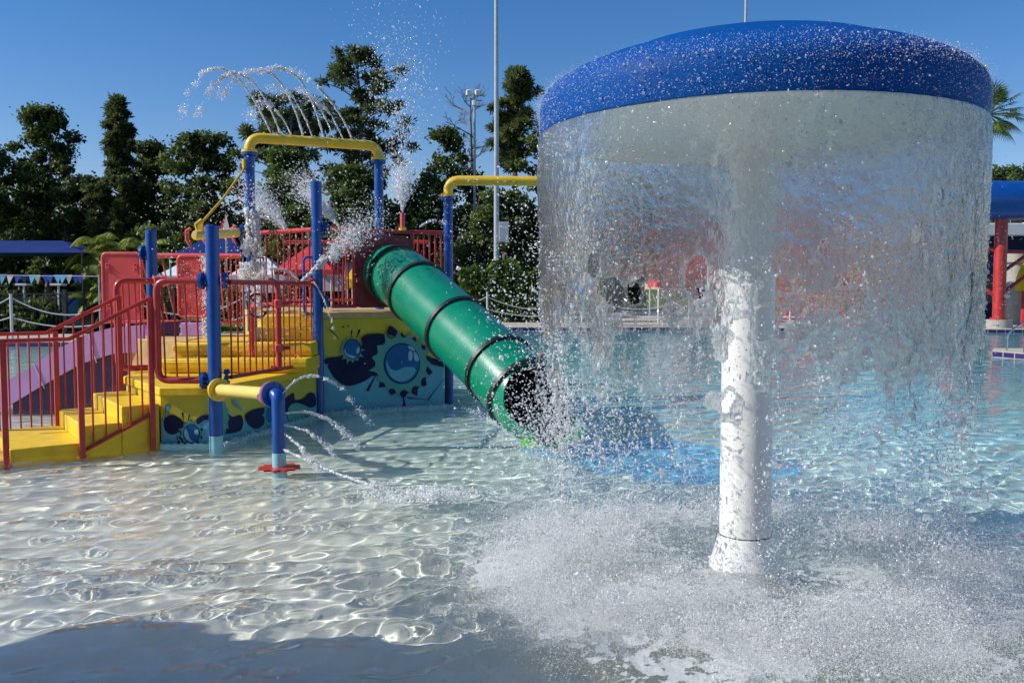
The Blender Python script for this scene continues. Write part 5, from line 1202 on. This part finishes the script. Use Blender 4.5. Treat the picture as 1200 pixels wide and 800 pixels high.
# tall palm at right
pc = A(1158, 134, 40); o = thing('palm_tree', (pc.x, 40, .1), 'tall fan palm head showing right of the blue dome', 'palm tree')
MB().tube([(pc.x+.3, 40, 0), (pc.x+.1, 40, pc.z*.5), (pc.x, 40, pc.z)], [.22, .17, .15], 10).build('trunk', M['grey_bark'], o)
Vs = []; Fs = []; n = 0; rng = random.Random(5); mb = MB()
for i in range(46):
    a = rng.uniform(0, 2*PI); el = rng.uniform(-.9, 1.2); d = Vector((math.cos(a)*math.cos(el), math.sin(a)*math.cos(el), math.sin(el))); b0_ = Vector(pc); hub_ = b0_+d*rng.uniform(.6, 1.05); mb.tube([b0_, hub_], .02, 4)
    s1 = d.cross(Vector((0, 0, 1))).normalized(); s2 = s1.cross(d)
    for k in range(15):
        f_ = -1.25+2.5*k/14; dd = (d*math.cos(f_)+s1*math.sin(f_)+Vector((0, 0, -.18))).normalized(); l_ = .85*(1-.2*abs(f_)); e_ = hub_+dd*l_+Vector((0, 0, -.12)); wv = dd.cross(s2).normalized()*.03; m_ = hub_+dd*l_*.55
        Vs += [tuple(hub_), tuple(m_+wv), tuple(e_), tuple(m_-wv)]; Fs.append((n, n+1, n+2, n+3)); n += 4
mb.build('leaf_stalks', M['leaf_palm'], o); fast_mesh('fronds', np.array(Vs), np.array(Fs), M['leaf_light'], o, {'tint': ('FACE', np.clip(RNG.normal(.45, .28, len(Fs)), 0, 1))}, smooth=False)

# blue canopy at left
def hip(name, label, x0, x1, y0, y1, zl, zh, ins_, mat, posts=True, ph=None, cat='canopy', group=None, pm='pole_grey', valance=0):
    o = thing(name, ((x0+x1)/2, (y0+y1)/2, .1), label, cat, group)
    V = [(x0, y0, zl), (x1, y0, zl), (x1, y1, zl), (x0, y1, zl), (x0+ins_, (y0+y1)/2, zh), (x1-ins_, (y0+y1)/2, zh)]
    MB().add(V, [(0, 1, 5, 4), (1, 2, 5), (2, 3, 4, 5), (3, 0, 4)]).build('roof_fabric', M[mat], o, smooth=False)
    if valance:
        MB().add([(x0, y0, zl), (x1, y0, zl), (x1, y0, zl-valance), (x0, y0, zl-valance), (x1, y1, zl), (x1, y1, zl-valance), (x0, y1, zl), (x0, y1, zl-valance)], [(0, 3, 2, 1), (1, 2, 5, 4), (0, 6, 7, 3)]).build('valance', M[mat], o, smooth=False)
    for x in (x0+.08, x1-.08):
        for y in (y0+.08, y1-.08): MB().cyl((x, y, .1), (x, y, zl), .04, seg=8).build('post', M[pm], o)
    return o
a = A(98, 296, 30.0); hip('shade_canopy', 'navy blue fabric shade canopy with sloped end behind the pool at left', -24, a.x, 30, 34, a.z, a.z+.5, 1.7, 'canopy_blue', pm='black')
a, b = A(183, 323, 38), A(234, 323, 38); hip('gazebo_tent', 'small white peaked tent seen between the rear post and right red panel', a.x, b.x, 38, 40.2, a.z, A(200, 303, 39).z, 1.0, 'tent_white', valance=.25, group='party tents across the deck', cat='tent', pm='white')
a, b = A(268, 322, 40), A(334, 322, 40); hip('gazebo_tent', 'white peaked tent left of the red tent', a.x, b.x, 40, 42.5, a.z, A(300, 300, 41).z, 1.2, 'tent_white', valance=.8, group='party tents across the deck', cat='tent', pm='white')
a, b = A(321, 316, 37), A(390, 316, 37); hip('gazebo_tent', 'red sloped canopy tent behind the upper railing', a.x, b.x, 37, 39.5, a.z, A(355, 289, 38).z, 1.1, 'tent_red', valance=.2, group='party tents across the deck', cat='tent', pm='white')
a, b = A(374, 318, 41), A(440, 318, 41); hip('gazebo_tent', 'white tent right of the red tent behind the short railing', a.x, b.x, 41, 43.5, a.z, A(400, 300, 42).z, 1.2, 'tent_white', valance=.9, group='party tents across the deck', cat='tent', pm='white')
a, b = A(405, 330, 36), A(432, 330, 36); hip('patio_umbrella', 'yellow umbrella left of the top of the green tube slide', a.x, b.x, 36, 37.2, a.z+.1, A(418, 303, 36.6).z, .4, 'umb_yellow', valance=.35, cat='umbrella', pm='white')
a, b = A(196, 300, 34), A(286, 296, 34); hip('shade_canopy', 'royal blue shade canopy far behind the yellow boom', a.x, b.x, 34, 37, a.z, A(225, 279, 35).z, .9, 'canopy_blue', pm='pole_grey')

# pennant line
pl = thing('pennant_line', (-17, 27.5, .1), 'line of blue and white triangular backstroke pennants under the navy canopy', 'pennants')
a, b = A(-30, 321, 28.6), A(116, 323.8, 28.6); MB().tube([a, a.lerp(b, .5)-V3(0, 0, .03), b], .012, 5).build('cord', M['rope'], pl)
cols = ['blue_cloth', 'blue_cloth', 'light_blue_cloth', 'light_blue_cloth', 'white', 'blue_cloth', 'blue_cloth', 'light_blue_cloth', 'white']
for k, x in enumerate([-24, -14, -4, 3, 12, 21, 27.5, 38, 43, 53.5, 58, 67, 74, 80.5, 89, 93.5]):
    m_ = cols[k % 9]; q = A(x, 322, 28.6); MB().poly([(q.x-.12, q.y, q.z), (q.x+.12, q.y, q.z), (q.x+random.uniform(-.05, .05), q.y+random.uniform(-.05, .05), q.z-.30)]).build('pennant', M[m_], pl, smooth=False)
for q in (a, b): MB().cyl((q.x, q.y, .1), (q.x, q.y, q.z+.05), .03, seg=8).build('pole', M['steel'], pl)
# starting platforms
for px, lb in ((28, 'left white flat topped stand below the pennants'), (68.5, 'right white flat topped stand below the pennants')):
    q = A(px, 333.5, 29.6); o = thing('platform_stand', (q.x, q.y, .1), lb, 'stand', 'white flat topped stands by the far pool'); MB().box((q.x, q.y, q.z), (.38, .4, .07), bev=.01).build('top_slab', M['white'], o); MB().cyl((q.x, q.y, .1), (q.x, q.y, q.z-.035), .035, seg=10).build('leg', M['white'], o)
# black metal fence
fn = thing('metal_fence', (-15, 28.6, .1), 'black metal picket fence with a thick end post on the lawn at left', 'fence')
a, b = A(-30, 344, 28.8), A(76, 344, 28.8); zt_ = 1.40
for z in (zt_, 1.25, .28): MB().box(((a.x+b.x)/2, 28.8, z), (b.x-a.x, .03, .035)).build('rail', M['black'], fn)
x = a.x
while x < b.x: MB().box((x, 28.8, .75), (.018, .018, 1.3)).build('picket', M['black'], fn); x += .13
MB().box((b.x, 28.8, .82), (.12, .12, 1.45), bev=.01).build('end_post', M['black'], fn)
# raised second pool
a, b = A(72, 345.5, 33), A(118, 354, 33)
rp = thing('raised_pool', ((a.x+b.x)/2, 34, .1), 'blue walled raised pool with pale coping beyond the lawn', 'pool')
MB().box(((a.x+b.x)/2, 34, (.5+a.z)/2+.05), (b.x-a.x, 2, a.z-.5), bev=.01).build('basin_wall', M['pool_blue'], rp); MB().box(((a.x+b.x)/2, 34, a.z+.08), (b.x-a.x+.1, 2.1, .06), bev=.01).build('coping', M['deck'], rp); MB().box(((a.x+b.x)/2, 33.6, .38), (b.x-a.x+.3, 3.2, .52), bev=.01).build('plinth', M['deck'], rp)
MB().cyl(A(79, 357, 32.7), A(90, 347, 32.7), .05, seg=8).build('ladder_rail', M['blue_cloth'], rp)
# rope fences
def rope_fence(label, pts, hts, Z0=DZ):
    o = thing('rope_fence', (pts[0][0], pts[0][1], Z0), label, 'fence', 'white post and rope fences at the pool edge')
    for p in pts:
        MB().cyl((p[0], p[1], Z0), (p[0], p[1], Z0+1.27), .038, seg=10).build('post', M['rope'], o); MB().cyl((p[0], p[1], Z0+1.27), (p[0], p[1], Z0+1.29), .045, seg=10).build('post_cap', M['rope'], o)
    for (a, b) in zip(pts[:-1], pts[1:]):
        for h_ in hts:
            P = []
            for k in range(25): t_ = k/24; P.append((a[0]*(1-t_)+b[0]*t_, a[1]*(1-t_)+b[1]*t_, Z0+h_-.55*4*t_*(1-t_)*(.9 if h_ > .9 else .5)))
            MB().tube(P, .016, 6).build('rope', M['rope'], o)
q = A(12.5, 345, 24.8); rope_fence('white rope fence with round posts on the deck at the far left', [(q.x-3.2, 24.8), (q.x, 24.8), (q.x+3.2, 24.8), (q.x+6.4, 25.0)], (1.2, .65))
q = A(571, 345, 35.5); rope_fence('white rope fence in front of the hedge beside the water sheet', [(q.x-4, 35.5), (q.x, 35.5), (q.x+4, 35.5), (q.x+8, 35.5), (q.x+12, 35.5)], (1.1, .6))

# poles
def pole(px, ytop, Y, r0, r1, label, mat='pole_grey', extra=None, group=None):
    q = A(px, ytop, Y); o = thing('light_pole', (q.x, Y, .1), label, 'pole', group); MB().tube([(q.x, Y, .1), (q.x, Y, q.z)], [r0, r1], 12).build('shaft', M[mat], o); MB().cyl((q.x, Y, .1), (q.x, Y, .16), r0*2, seg=14).build('base_plate', M['concrete'], o); return o, q
o, q = pole(581.5, -60, 38.5, .125, .075, 'tall light grey pole running up out of the photo left of the dome')
bx = A(589, 272, 38.3); MB().box((bx.x+.05, bx.y, bx.z), (.42, .2, .85), bev=.02).build('control_box', M['pole_grey'], o)
MB().cyl((q.x, 38.5, q.z), (q.x, 38.5, q.z+.1), .1, seg=12).build('cap', M['steel'], o)
o, q = pole(556, 112, 46, .09, .05, 'thin grey floodlight pole with lamps in front of the bare tree')
for s_ in (-.45, .3):
    MB().box((q.x+s_*.6, 45.9, q.z+.1), (.3, .25, .3), .2, bev=.04).build('lamp_head', M['white'], o); MB().cyl((q.x, 46, q.z+.05), (q.x+s_*.6, 45.95, q.z+.1), .03, seg=8).build('lamp_arm', M['steel'], o)
MB().cyl((q.x-.4, 46, q.z-.25), (q.x+.4, 46, q.z-.25), .03, seg=8).build('crossbar', M['steel'], o); MB().box((q.x, 45.9, q.z-.4), (.2, .2, .3), bev=.04).build('lamp_head', M['white'], o)
pole(875, -50, 45, .11, .06, 'thin grey pole rising above the top of the blue dome')

# ---------------------------------------------------------------- right hand slide tower
TY = 32.6
tw = thing('slide_tower', (17.4, TY, DZ), 'red steel tower carrying a thick blue tube slide at the right edge', 'water slide')
za = A(1180, 258, TY).z; zc_ = A(1180, 212, TY).z; rr_ = (zc_-za)/2; zm = (zc_+za)/2
path = [Vector((13.4, TY+3.2, zm+.5)), Vector((14.6, TY+1.2, zm+.25)), Vector((16.0, TY+.15, zm+.05)), Vector((18, TY, zm)), Vector((22, TY+.4, zm)), Vector((26, TY+2, zm+.1))]
MB().tube(cr_curve(path, 8), rr_, 32).build('tube', M['blue'], tw)
MB().tube([Vector((15.6, TY+.1, zm+rr_*.93)), Vector((26, TY+.3, zm+rr_*.93))], .06, 8).build('tube_seam', M['blue'], tw)
for px, dy in ((1172.5, 0), (1120, .6), (1225, .4)):
    q = A(px, 300, TY+dy); MB().cyl((q.x, TY+dy, DZ+.3), (q.x, TY+dy, zm-rr_*.6), .215, seg=18).build('column', M['red_cloth'] if False else M['red'], tw)
    MB().cyl((q.x, TY+dy, DZ), (q.x, TY+dy, DZ+.3), .46, seg=24).build('footing', M['concrete'], tw)
    MB().cyl((q.x, TY+dy, DZ+.3), (q.x, TY+dy, DZ+.36), .3, seg=20).build('base_plate', M['red'], tw)
q = A(1172.5, 300, TY)
for (dx, z0, dx2, z1) in ((0, 1.3, 1.9, 2.6), (0, 2.1, 1.9, 3.3), (0, 2.9, 1.9, 2.9), (0, 1.2, -1.6, 2.4), (0, 2.9, -1.6, 3.4)):
    MB().cyl((q.x+dx, TY, z0), (q.x+dx2, TY+.4, z1), .07, seg=8).build('brace', M['red'], tw)
q = A(1190, 340, 35.5); o = thing('concrete_pillar', (q.x, 35.5, DZ), 'pale grey concrete pillar behind the red tower column', 'pillar'); mb = MB(); mb.tube([(q.x, 35.5, DZ), (q.x, 35.5, 2.5), (q.x, 35.5, 2.6), (q.x, 35.5, 3.0)], [.33, .33, .45, .45], 20); mb.build('shaft', M['concrete'], o)
a, b = A(1150, 262, 37), A(1290, 276, 37); o = thing('building', ((a.x+b.x)/2, 38.5, DZ), 'low building with a white fascia and dark wall behind the red tower', 'building')
MB().box(((a.x+b.x)/2, 38.5, (a.z+b.z)/2), (b.x-a.x, 3.4, a.z-b.z), bev=.02).build('fascia', M['tent_white'], o); bw_ = MB().box(((a.x+b.x)/2, 38.9, (b.z+DZ)/2), (b.x-a.x-.4, 3, b.z-DZ)).build('wall', M['m_navy'], o)
for k in range(4): MB().box((a.x+.9+k*1.5, 37.38, 1.5), (.9, .05, 1.1)).build('window', M['black'], bw_)
q = A(1198, 325, 34); o = thing('spiral_slide', (q.x, 34, DZ), 'bright yellow slide section at the right edge behind the red tower', 'slide'); MB().tube(cr_curve([Vector((q.x+.1, 34, q.z-.5)), Vector((q.x+.15, 34, q.z)), Vector((q.x+.6, 34.2, q.z+.5)), Vector((q.x+1.6, 34.8, q.z+.7))], 6), .32, 16).build('flume', M['umb_yellow'], o); MB().cyl((q.x+.1, 34, DZ), (q.x+.1, 34, q.z-.5), .1, seg=10).build('leg', M['red'], o)
# red play tower seen through the sheet
x0, x1 = A(893, 300, 36).x, A(990, 300, 36).x
o = thing('climbing_tower', ((x0+x1)/2, 36.8, DZ), 'red two storey slide tower blurred behind the water sheet right of the column', 'tower')
for x in (x0, x1):
    for y in (36, 37.8): MB().cyl((x, y, DZ), (x, y, 5.4), .12, seg=12).build('column', M['red'], o)
for z in (2.6, 4.2): MB().box(((x0+x1)/2, 36.9, z), (x1-x0+.3, 2.1, .16)).build('deck', M['red'], o)
for z in (3.15, 4.75): MB().box(((x0+x1)/2, 36.0, z), (x1-x0, .06, 1.25), bev=.01).build('side_panel', M['red_panel'], o)
MB().box((x0+1.1, 35.9, 1.4), (2.1, .06, 2.2), bev=.01).build('side_panel', M['red_panel'], o)
hp = MB(); cx_ = (x0+x1)/2; hp.add([(x0-.3, 35.7, 5.4), (x1+.3, 35.7, 5.4), (x1+.3, 38.1, 5.4), (x0-.3, 38.1, 5.4), (cx_, 36.9, 6.5)], [(0, 1, 4), (1, 2, 4), (2, 3, 4), (3, 0, 4)]); hp.build('roof', M['dark_red'], o, smooth=False)
MB().tube([(x1, 36.9, 3.2), (x1+1.2, 36.7, 2.9), (x1+2.4, 36.4, 2.0), (x1+3.3, 36.2, .9)], .45, 18).build('side_slide', M['blue'], o)
# red canopy tent left of the column, seen through the sheet
a, b = A(770, 322, 37), A(846, 322, 37); hip('gazebo_tent', 'red tent blurred behind the sheet just left of the white column', a.x, b.x, 37, 39.5, a.z, A(810, 285, 38).z, 1.1, 'tent_red', valance=.5, group='party tents across the deck', cat='tent', pm='white')
# lounge chairs on far deck behind sheet
def lounger(px, Y, label):
    q = A(px, 370, Y); o = thing('deck_chair', (q.x, Y, DZ), label, 'chair', 'white deck chairs behind the water sheet'); x = q.x
    MB().box((x, Y, DZ+.32), (1.2, .55, .05), bev=.01).build('seat', M['white'], o)
    b = MB(); b.add([(x+.58, Y-.27, DZ+.33), (x+.58, Y+.27, DZ+.33), (x+1.05, Y+.27, DZ+.85), (x+1.05, Y-.27, DZ+.85), (x+.62, Y-.27, DZ+.29), (x+.62, Y+.27, DZ+.29), (x+1.09, Y+.27, DZ+.81), (x+1.09, Y-.27, DZ+.81)], [(0, 1, 2, 3), (7, 6, 5, 4), (0, 3, 7, 4), (1, 5, 6, 2), (3, 2, 6, 7)]); b.build('backrest', M['white'], o, smooth=False)
    for dx in (-.5, .5):
        for dy in (-.24, .24): MB().cyl((x+dx, Y+dy, DZ), (x+dx, Y+dy, DZ+.3), .02, seg=6).build('leg', M['white'], o)
for px, lb in ((672, 'white deck chair at the left side of the sheet'), (760, 'white deck chair left of the column'), (920, 'white deck chair just right of the column'), (1000, 'white deck chair in the middle of the right half'), (1080, 'white deck chair near the right side of the sheet')):
    lounger(px, 34.6, lb)
# handrail on the deck corner
q = G(1180, 411, DZ); o = thing('pool_handrail', (q.x, q.y, DZ), 'stainless steel pool entry handrails on the deck corner at right', 'handrail')
for dy in (0, .7):
    MB().tube(pipe([(q.x+.05, q.y-.6+dy, -.5), (q.x+.05, q.y-.6+dy, .55), (q.x+.75, q.y-.45+dy, .95), (q.x+1.2, q.y-.35+dy, .95), (q.x+1.2, q.y-.35+dy, DZ)], .18), .022, 10).build('rail', M['stainless'], o)

# ---------------------------------------------------------------- people
def body(name, parent, verts, edges, radii, m, sub=2):
    me = bpy.data.meshes.new(name); off = Vector(parent['_o']); me.from_pydata([tuple(Vector(v_)-off) for v_ in verts], edges, []); me.update()
    o = bpy.data.objects.new(name, me); C.objects.link(o); o.parent = parent; me.materials.append(m)
    sk = o.modifiers.new('skin', 'SKIN'); sk.use_smooth_shade = True
    for i, r_ in enumerate(radii):
        r_ = r_ if isinstance(r_, tuple) else (r_, r_); me.skin_vertices[0].data[i].radius = r_
    me.skin_vertices[0].data[0].use_root = True
    s_ = o.modifiers.new('sub', 'SUBSURF'); s_.levels = sub; s_.render_levels = sub; return o
def head_bits(o, H, m='hair'):
    o = [c_ for c_ in bpy.data.objects if c_.parent == o and c_.name.startswith('body')][0]
    hb = MB(); hb.tube([H+V3(0, .02, -.05), H+V3(0, .03, .03), H+V3(0, .01, .10), H+V3(0, 0, .125)], [.085, .105, .085, .02], 14); hb.build('hair', M[m], o)
    e_ = MB()
    for s_ in (-.032, .032): e_.tube([H+V3(s_, -.088, .012), H+V3(s_, -.096, .012)], .011, 8)
    e_.build('eyes', M['black'], o)
    MB().tube([H+V3(0, -.085, .005), H+V3(0, -.115, -.022), H+V3(0, -.09, -.03)], [.008, .015, .01], 6).build('nose', M['skin'], o)
    MB().tube([H+V3(-.025, -.09, -.055), H+V3(0, -.096, -.057), H+V3(.025, -.09, -.055)], [.004, .007, .004], 6).build('mouth', M['red_cloth'], o)
# lifeguard chair and seated person
q = A(694, 340, 34.3); lx, ly = q.x, q.y
lc = thing('lifeguard_chair', (lx, ly, DZ), 'tall white lifeguard chair blurred behind the left part of the water sheet', 'chair')
MB().box((lx, ly, 1.45), (.6, .5, .05), bev=.01).build('seat', M['white'], lc); MB().box((lx, ly+.26, 1.8), (.6, .05, .6), bev=.01).build('backrest', M['white'], lc)
for sx in (-1, 1):
    for sy in (-1, 1): MB().cyl((lx+sx*.45, ly+sy*.4, DZ), (lx+sx*.27, ly+sy*.22, 1.43), .03, seg=8).build('leg', M['white'], lc)
for z in (.45, .8, 1.12): MB().cyl((lx-.40, ly-.36, z), (lx+.40, ly-.36, z), .02, seg=8).build('rung', M['white'], lc)
pe = thing('person', (lx, ly, 1.48), 'seated lifeguard in blue shorts seen through a hole in the water sheet', 'person')
z0 = 1.56
vb = [(lx, ly+.05, z0), (lx, ly+.07, z0+.2), (lx, ly+.06, z0+.42), (lx, ly+.04, z0+.55), (lx, ly+.03, z0+.66), (lx, ly+.02, z0+.74),
      (lx-.18, ly+.05, z0+.44), (lx-.25, ly, z0+.18), (lx-.2, ly-.2, z0+.08), (lx-.18, ly-.30, z0+.05), (lx+.18, ly+.05, z0+.44), (lx+.25, ly, z0+.18), (lx+.2, ly-.2, z0+.08), (lx+.18, ly-.30, z0+.05),
      (lx-.10, ly-.02, z0), (lx-.14, ly-.42, z0+.02), (lx-.14, ly-.44, z0-.40), (lx-.14, ly-.56, z0-.44), (lx+.10, ly-.02, z0), (lx+.14, ly-.42, z0+.02), (lx+.14, ly-.44, z0-.40), (lx+.14, ly-.56, z0-.44)]
eb = [(0, 1), (1, 2), (2, 3), (3, 4), (4, 5), (2, 6), (6, 7), (7, 8), (8, 9), (2, 10), (10, 11), (11, 12), (12, 13), (0, 14), (14, 15), (15, 16), (16, 17), (0, 18), (18, 19), (19, 20), (20, 21)]
body('body', pe, vb, eb, [(.15, .11), (.13, .10), (.15, .10), .055, .085, .07, .06, .045, .035, .03, .06, .045, .035, .03, .09, .065, .045, .04, .09, .065, .045, .04], M['skin'])
head_bits(pe, Vector((lx, ly+.02, z0+.70)))
mb = MB(); mb.tube([(lx, ly+.05, z0-.02), (lx, ly+.05, z0+.13)], [.19, .17], 18); mb.tube([(lx-.10, ly, z0), (lx-.14, ly-.34, z0+.02)], [.11, .092], 14); mb.tube([(lx+.10, ly, z0), (lx+.14, ly-.34, z0+.02)], [.11, .092], 14); mb.build('shorts', M['blue_cloth'], pe)
# swimmer behind the slide
q = G(634, 446, 0); sx_, sy_ = q.x, q.y
pe = thing('person', (sx_, sy_, -.5), 'wading child in red and blue swim shirt beyond the green slide end', 'person')
vb = [(sx_, sy_, -.02), (sx_, sy_, .16), (sx_, sy_, .28), (sx_, sy_, .36), (sx_, sy_, .43), (sx_, sy_, .49), (sx_-.14, sy_, .24), (sx_-.22, sy_-.06, .08), (sx_-.26, sy_-.2, .06), (sx_-.27, sy_-.28, .05), (sx_+.14, sy_, .24), (sx_+.22, sy_-.06, .08), (sx_+.24, sy_-.2, .06), (sx_+.24, sy_-.28, .06), (sx_-.08, sy_, -.2), (sx_-.1, sy_, -.5), (sx_+.08, sy_, -.2), (sx_+.1, sy_, -.5)]
eb = [(0, 1), (1, 2), (2, 3), (3, 4), (4, 5), (2, 6), (6, 7), (7, 8), (8, 9), (2, 10), (10, 11), (11, 12), (12, 13), (0, 14), (14, 15), (0, 16), (16, 17)]
body('body', pe, vb, eb, [(.12, .09), (.12, .09), (.12, .08), .045, .078, .065, .05, .038, .03, .028, .05, .038, .03, .028, .07, .05, .07, .05], M['skin'])
head_bits(pe, Vector((sx_, sy_, .45)))
MB().tube([(sx_, sy_, -.08), (sx_, sy_, .02), (sx_, sy_, .2), (sx_, sy_, .275)], [.14, .14, .145, .06], 18).build('swim_shirt', M['blue_cloth'], pe)
for s_ in (-1, 1): MB().tube([(sx_+s_*.10, sy_, .25), (sx_+s_*.19, sy_-.03, .13)], [.065, .052], 12).build('sleeve', M['red_cloth'], pe)

# ================================================================= SHADE CANOPY OVER THE VIEWER (casts the foreground shadow)
HC = 3.0
edge = [(-60, 775), (0, 766), (60, 750), (110, 741), (170, 735), (215, 735), (250, 742), (300, 746), (380, 750), (450, 752), (520, 749), (600, 748), (640, 752), (670, 756), (690, 780), (705, 810), (720, 850)]
sh = SUN*((HC+.2)/SUN.z)
E_ = [G(x, y+23, -.25)+sh for x, y in edge]
poly = [(E_[0].x-3, E_[0].y-.6)]+[(p.x, p.y) for p in E_]+[(E_[-1].x+.9, E_[-1].y-1.6), (E_[-1].x+.9, -3.5), (E_[0].x-3, -3.5)]
o = thing('shade_canopy', (-4, -1, DZ), 'fabric shade canopy over the near end of the pool, only its shadow in the photo', 'canopy')
MB().prism(poly, HC-.01, HC+.01).build('roof_fabric', M['canopy_blue'], o, smooth=False)
for x, y in ((E_[0].x-2.8, -3.3), (E_[-1].x+.7, -3.3), (-2, -3.3)): MB().cyl((x, y, -.3), (x, y, HC), .06, seg=12).build('post', M['pole_grey'], o)

o = thing('building', (0, -10, DZ), 'added unseen block behind the viewer that cuts the low sky light', 'building')  # unseen block, added to hold back sky light from behind
MB().box((0, -11, 3.2), (46, 4, 6.1), bev=.03).build('wall', M['concrete'], o); MB().box((0, -11, 6.35), (47, 5, .2), bev=.03).build('roof', M['m_navy'], o)
for k in range(8): MB().box((-17.5+k*5, -8.97, 2.6), (2.2, .06, 1.6), bev=.01).build('window', M['black'], o)
# ================================================================= LIGHT, SKY, CAMERA
wd = bpy.data.worlds.new('World'); sc.world = wd; wd.use_nodes = True
bg = wd.node_tree.nodes['Background']; sk = wd.node_tree.nodes.new('ShaderNodeTexSky'); sk.sky_type = 'NISHITA'; sk.sun_disc = False
sk.sun_elevation = SUN_EL; sk.sun_rotation = math.atan2(SUN_AZ.x, SUN_AZ.y); sk.air_density = 1.1; sk.dust_density = .15; sk.ozone_density = 4.0; sk.altitude = 300
hs_ = wd.node_tree.nodes.new('ShaderNodeHueSaturation'); hs_.inputs['Saturation'].default_value = 1.32
wd.node_tree.links.new(sk.outputs[0], hs_.inputs['Color']); cm_ = wd.node_tree.nodes.new('ShaderNodeMix'); cm_.data_type = 'RGBA'; cm_.blend_type = 'MULTIPLY'; cm_.inputs['Factor'].default_value = 1; cm_.inputs[7].default_value = (1.12, .96, 1.06, 1); wd.node_tree.links.new(hs_.outputs[0], cm_.inputs[6]); wd.node_tree.links.new(cm_.outputs[2], bg.inputs[0]); bg.inputs[1].default_value = .11
L = bpy.data.lights.new('sun', 'SUN'); L.energy = 5.0; L.angle = math.radians(.53); L.color = (1, .965, .90)
lo = bpy.data.objects.new('sun', L); C.objects.link(lo); lo.rotation_euler = (-SUN).to_track_quat('-Z', 'Y').to_euler(); lo.location = (-20, -4, 20)
L.cycles.is_caustics_light = True
for o in bpy.data.objects:
    if o.type == 'MESH' and o.name != 'pool_water': o.cycles.is_caustics_receiver = True
for o in bpy.data.objects:
    if '_o' in o: del o['_o']
cam = bpy.data.cameras.new('camera'); co = bpy.data.objects.new('camera', cam); C.objects.link(co)
co.location = (0, 0, EYE); co.rotation_euler = (PI/2-PITCH, 0, 0); cam.sensor_width = 36; cam.lens = FOC/1200*36; cam.clip_end = 3000; cam.clip_start = .05
sc.camera = co
sc.view_settings.view_transform = 'Standard'; sc.view_settings.look = 'None'; sc.view_settings.exposure = 0
sc.cycles.use_denoising = True; sc.cycles.max_bounces = 14; sc.cycles.transmission_bounces = 12; sc.cycles.transparent_max_bounces = 24
sc.cycles.sample_clamp_indirect = 4; sc.cycles.use_adaptive_sampling = True; sc.cycles.adaptive_threshold = .015
